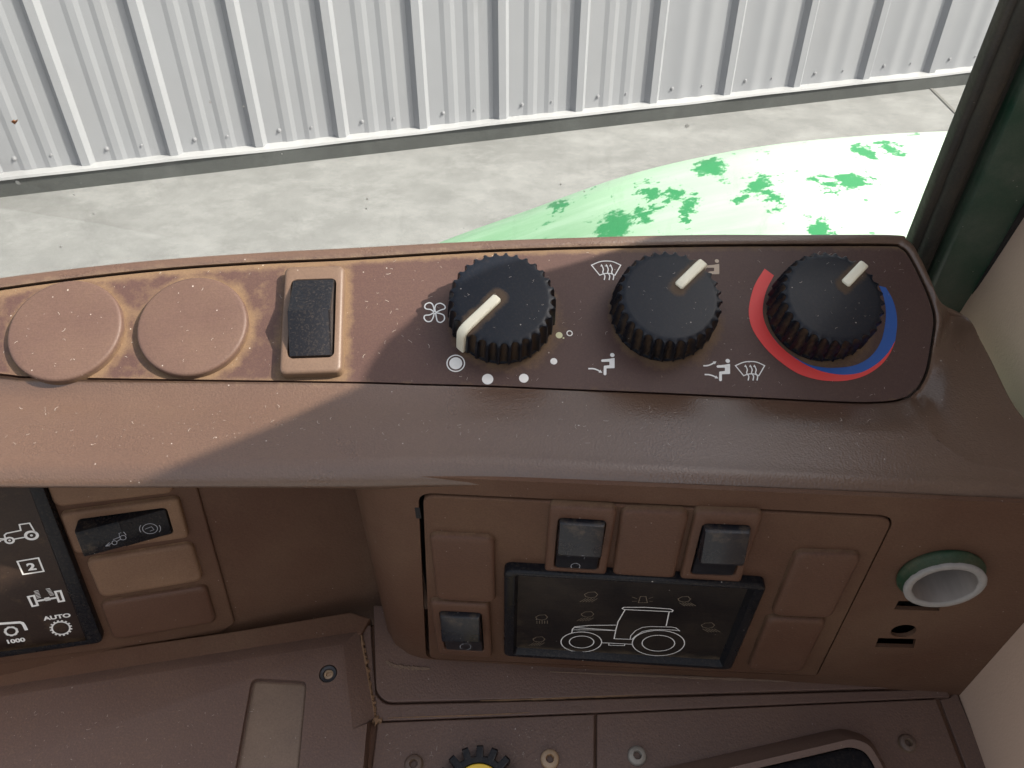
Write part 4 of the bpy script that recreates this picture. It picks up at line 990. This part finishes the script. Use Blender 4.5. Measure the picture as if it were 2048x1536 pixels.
# screws
def screw(c, z, r, mat, name='screw', lab=None, recess=True):
    n = 24; cir = lambda q, zz, m=0: [((q * (1 - m * (.18 if i % 4 == 0 else 0))) * math.cos(2 * math.pi * i / n), (q * (1 - m * (.18 if i % 4 == 0 else 0))) * math.sin(2 * math.pi * i / n), zz) for i in range(n)]
    mb = MB(); mb.loft([cir(r, -.001), cir(r, .0010), cir(r * .93, .0018), cir(r * .8, .0022), cir(r * .46, .0023, 0), cir(r * .42, .0018, 1), cir(r * .40, -.0005, 1)], cap1=True, attr=[[.9] * n, [.7] * n, [.2] * n, [0] * n, [.3] * n, [.9] * n, [.3] * n])
    o = mb.build(name, MAT[mat], con, DEK.mat(c, rng.random() * 2, z), sharp=35)
    mb = MB(); hx = [(r * .41 * math.cos(2 * math.pi * i / 6), r * .41 * math.sin(2 * math.pi * i / 6)) for i in range(6)]; mb.add(lz(hx, -.0002), [tuple(range(6))]); mb.build('socket', MAT['dark'], o, DEK.mat(c, .3, z), smooth=False)
    if lab: o['label'] = lab
screw(du((827, 1527), .001), -.0010, .0041, 'dull_screw'); screw(du((1100, 1517), .001), -.0010, .0041, 'rusty'); screw(du((1275, 1510), .001), -.0010, .0041, 'steel'); screw(du((1817, 1485), .001), -.0010, .0038, 'dull_screw')
mb = MB(); n = 28; cir = lambda q, zz: [(q * math.cos(2 * math.pi * i / n), q * math.sin(2 * math.pi * i / n), zz) for i in range(n)]
mb.loft([cir(.0039, .002), cir(.0039, .0052), cir(.0036, .0056), cir(.0024, .0054), cir(.0021, .0042)], cap0=True); wsh = mb.build('screw', MAT['black_ring'], con, DEK.mat(sc_c, 0, 0), sharp=40, fix=True)
mb = MB(); mb.loft([cir(.0022, .003), cir(.0021, .0046), cir(.0012, .0050), cir(.0010, .0036)], cap1=True); mb.build('screw_head', MAT['rusty'], wsh, DEK.mat(sc_c, 0, 0))

# toothed thumbwheel with yellow centre
tcx = du((957, 1584), .004); Rw = .0182; T_ = 17; n = T_ * 12
def gear(z, ro, ri_):
    out = []
    for j in range(n):
        th = 2 * math.pi * j / n; t = (j / 12.0 + .28) % 1; k = 1 if t < .52 else 0
        out.append(((ro if k else ri_) * math.cos(th), (ro if k else ri_) * math.sin(th), z))
    return out
mb = MB(); mb.loft([gear(-.002, Rw, Rw - .0042), gear(.0052, Rw, Rw - .0042), gear(.0060, Rw - .0007, Rw - .0046), gear(.0061, Rw - .0036, Rw - .0052), [(.0112 * math.cos(2 * math.pi * j / n), .0112 * math.sin(2 * math.pi * j / n), .0060) for j in range(n)], [(.0110 * math.cos(2 * math.pi * j / n), .0110 * math.sin(2 * math.pi * j / n), .003) for j in range(n)]], cap0=True)
tw = mb.build('thumbwheel', MAT['black'], con, DEK.mat(tcx, .1, -.001), sharp=30, fix=True); tw['label'] = 'black toothed wheel with a yellow centre'
mb = MB(); n = 60; mb.loft([cir(.0126, .002) if False else [(q * math.cos(2 * math.pi * j / n), q * math.sin(2 * math.pi * j / n), z) for j in range(n)] for q, z in ((.0109, .002), (.0109, .0052), (.0105, .0056), (.006, .0057))], cap1=True)
mb.build('cap', MAT['yellow'], tw, DEK.mat(tcx, .1, -.001))

# raised brown lever housing with a black pad (bottom right)
plastic('housing', (.155, .100, .078), .42, 900, .1, film=.12, speck=.3)
lh = empty('lever_housing', DEK.p3(du((1560, 1600)), 0), 'raised brown surround with a black pad at the lower right of the deck', 'lever housing')
ring0 = rounded([du(p) for p in ((1230, 1558), (1682, 1456), (1738, 1474), (1775, 1540), (1800, 1720), (1150, 1720))], [.002, .004, .006, .004, .002, .002], 6)
ring1 = rounded([du(p, .010) for p in ((1340, 1566), (1706, 1479), (1738, 1490), (1768, 1540), (1790, 1730), (1250, 1730))], [.003, .004, .005, .004, .002, .002], 6)
ring2_ = rounded([du(p, .010) for p in ((1405, 1562), (1700, 1493), (1730, 1502), (1754, 1540), (1775, 1730), (1330, 1730))], [.003, .004, .005, .004, .002, .002], 6)
ring3 = rounded([du(p, .006) for p in ((1408, 1562), (1700, 1494), (1729, 1503), (1753, 1540), (1774, 1730), (1333, 1730))], [.003, .004, .005, .004, .002, .002], 6)
mb = MB(); mb.loft([lz(ring0, -.001), lz(ring0, .0005), lz(ring1, .0092), lz(inset(ring1, -.0004 if sum(ring1[i][0] * ring1[(i + 1) % len(ring1)][1] - ring1[(i + 1) % len(ring1)][0] * ring1[i][1] for i in range(len(ring1))) > 0 else -.0004), .010), lz(ring2_, .010), lz(ring3, .006)])
mb.build('frame', MAT['housing'], lh, DM, sharp=40, fix=True)
mb = MB(); p0 = [tuple(p) for p in ring3]; mb.loft([lz(p0, .004), lz(p0, .0075), lz(inset(p0, .001), .0088), lz(inset(p0, .003), .0095)], cap1=True, cap0=True); mb.build('pad', MAT['black'], lh, DM, sharp=50, fix=True)

# ------------------------------------------------------------------ metal tube through the front face
plastic('tube_green', (.008, .050, .026), .45, 600, .3, spec=.25, film=1.0, film_scale=70, dust=(.10, .085, .05))
simple('cut_metal', (.25, .232, .212), .75, .0, nz=.25, scale=300, bump=.5, bscale=900)
s = N('tube_bore'); s.ln(s.mix(s.noise(60, 5, .7, s.scaled(1, 1, .2)), (.09, .075, .065), (.40, .35, .31)), s.b.inputs['Base Color']); s.b.inputs['Roughness'].default_value = .7
tb = empty('metal_tube', BOX.p3(tc, -.03), 'open cut metal tube with green rim poking through the console front', 'tube')
n = 44
TM = BOX.mat(tc)
mb = MB(); mb.loft([cir_ for cir_ in [[(q * math.cos(2 * math.pi * j / n), q * math.sin(2 * math.pi * j / n), z) for j in range(n)] for q, z in ((.0148, -.030), (.0148, .0008), (.0154, .0008), (.0155, .0014), (.0151, .0022), (.0146, .0030), (.0142, .0052))]]); mb.build('green_sleeve', MAT['tube_green'], tb, TM, sharp=40)
r_ = random.Random(3)
mb = MB(); mb.loft([[(q * (1 + jt * r_.uniform(-1, 1)) * math.cos(2 * math.pi * j / n), q * (1 + jt * r_.uniform(-1, 1)) * math.sin(2 * math.pi * j / n), z) for j in range(n)] for q, z, jt in ((.0142, .0045, 0), (.0143, .0058, .006), (.0137, .0063, .006), (.0117, .0062, .010), (.0112, .0056, .010))]); mb.build('cut_end', MAT['cut_metal'], tb, TM, sharp=60)
mb = MB(); mb.loft([[(q * math.cos(2 * math.pi * j / n), q * math.sin(2 * math.pi * j / n), z) for j in range(n)] for q, z in ((.0113, .0058), (.0110, 0), (.0108, -.03))], cap1=True); mb.build('bore', MAT['tube_bore'], tb, TM)

# ------------------------------------------------------------------ lint and fibres lying on the dusty plastic
simple('fibre', (.42, .37, .32), .9)
mb = MB(); lr = random.Random(11)
def fibre(plane, c, z):
    a = lr.uniform(0, 6.28); L = lr.choice((.0003, .0004, .0006, .0008, .0011, .0016)) * lr.uniform(.7, 1.3); cv = lr.uniform(-1.6, 1.6); wd = lr.uniform(.00002, .00006)
    pts = []
    p = np.array(c, float)
    for k in range(5): pts.append(plane.p3(p, z)); p = p + L / 4 * np.array([math.cos(a), math.sin(a)]); a += cv * .35
    V = []
    for i, q in enumerate(pts):
        tt = pts[min(4, i + 1)] - pts[max(0, i - 1)]; tt = tt / np.linalg.norm(tt); nn = np.cross(plane.n, tt); V += [q + nn * wd, q - nn * wd]
    mb.add(V, [(2 * i, 2 * i + 1, 2 * i + 3, 2 * i + 2) for i in range(4)])
fpoly = np.array([TOP.uv(p) for p in fas_px])
for _ in range(330):
    px = (lr.uniform(0, 1850), lr.uniform(500, 800)); c = TOP.uv(px)
    v_t, v_b = np.interp(c[0], us, tl), np.interp(c[0], us, bl)
    if not (v_b + .001 < c[1] < v_t - .001): continue
    if any(np.linalg.norm(c - q) < .022 for q in knob_c): continue
    z = FZ + .0002
    on = [i for i in (0, 1) if np.linalg.norm(c - plug_c[i]) < plug_r[i] + .0005]
    if on:
        if np.linalg.norm(c - plug_c[on[0]]) > plug_r[on[0]] - .002: continue
        z = DH + .0003
    if abs(sd_rect(c, BZC, BZW, BZH, BZA)) < .0008 or sd_rect(c, BZC, BZW, BZH, BZA) < 0: continue
    fibre(TOP, c, z)
for _ in range(170): px = (lr.uniform(0, 1750), lr.uniform(815, 895)); fibre(BUL, BUL.uv(px), .0010)
for _ in range(60): px = (lr.uniform(760, 1180), lr.uniform(1455, 1536)); fibre(DEK, du(px), -.0007)
for _ in range(60): px = (lr.uniform(0, 640), lr.uniform(1410, 1536)); fibre(DEK, du(px, .006), .0062)
for q in knob_c:
    for _ in range(14): a_ = lr.uniform(0, 6.28); r_ = .015 * math.sqrt(lr.random()); fibre(TOP, q + np.array([math.cos(a_), math.sin(a_)]) * r_, KH + .0010)
lint = mb.build('lint', MAT['fibre'], con, smooth=False); lint['kind'] = 'stuff'

# scrap of leaf stuck to the pane
simple('leaf', (.16, .06, .02), .8, nz=.3, scale=900)
lc = GLA.shifted(.0046); mb = MB(); lv = [lc.uv(p) for p in ((22, 243), (27, 239), (31, 241), (37, 238), (34, 244), (30, 249), (27, 246))]
mb.loft([lz(lv, 0), lz(inset(lv, .0002), .0004)], cap0=True, cap1=True)
tag(mb.build('dry_leaf', MAT['leaf'], None, lc.mat((0, 0)), smooth=False, fix=True), 'tiny brown scrap of dry leaf stuck on the window glass', 'leaf')
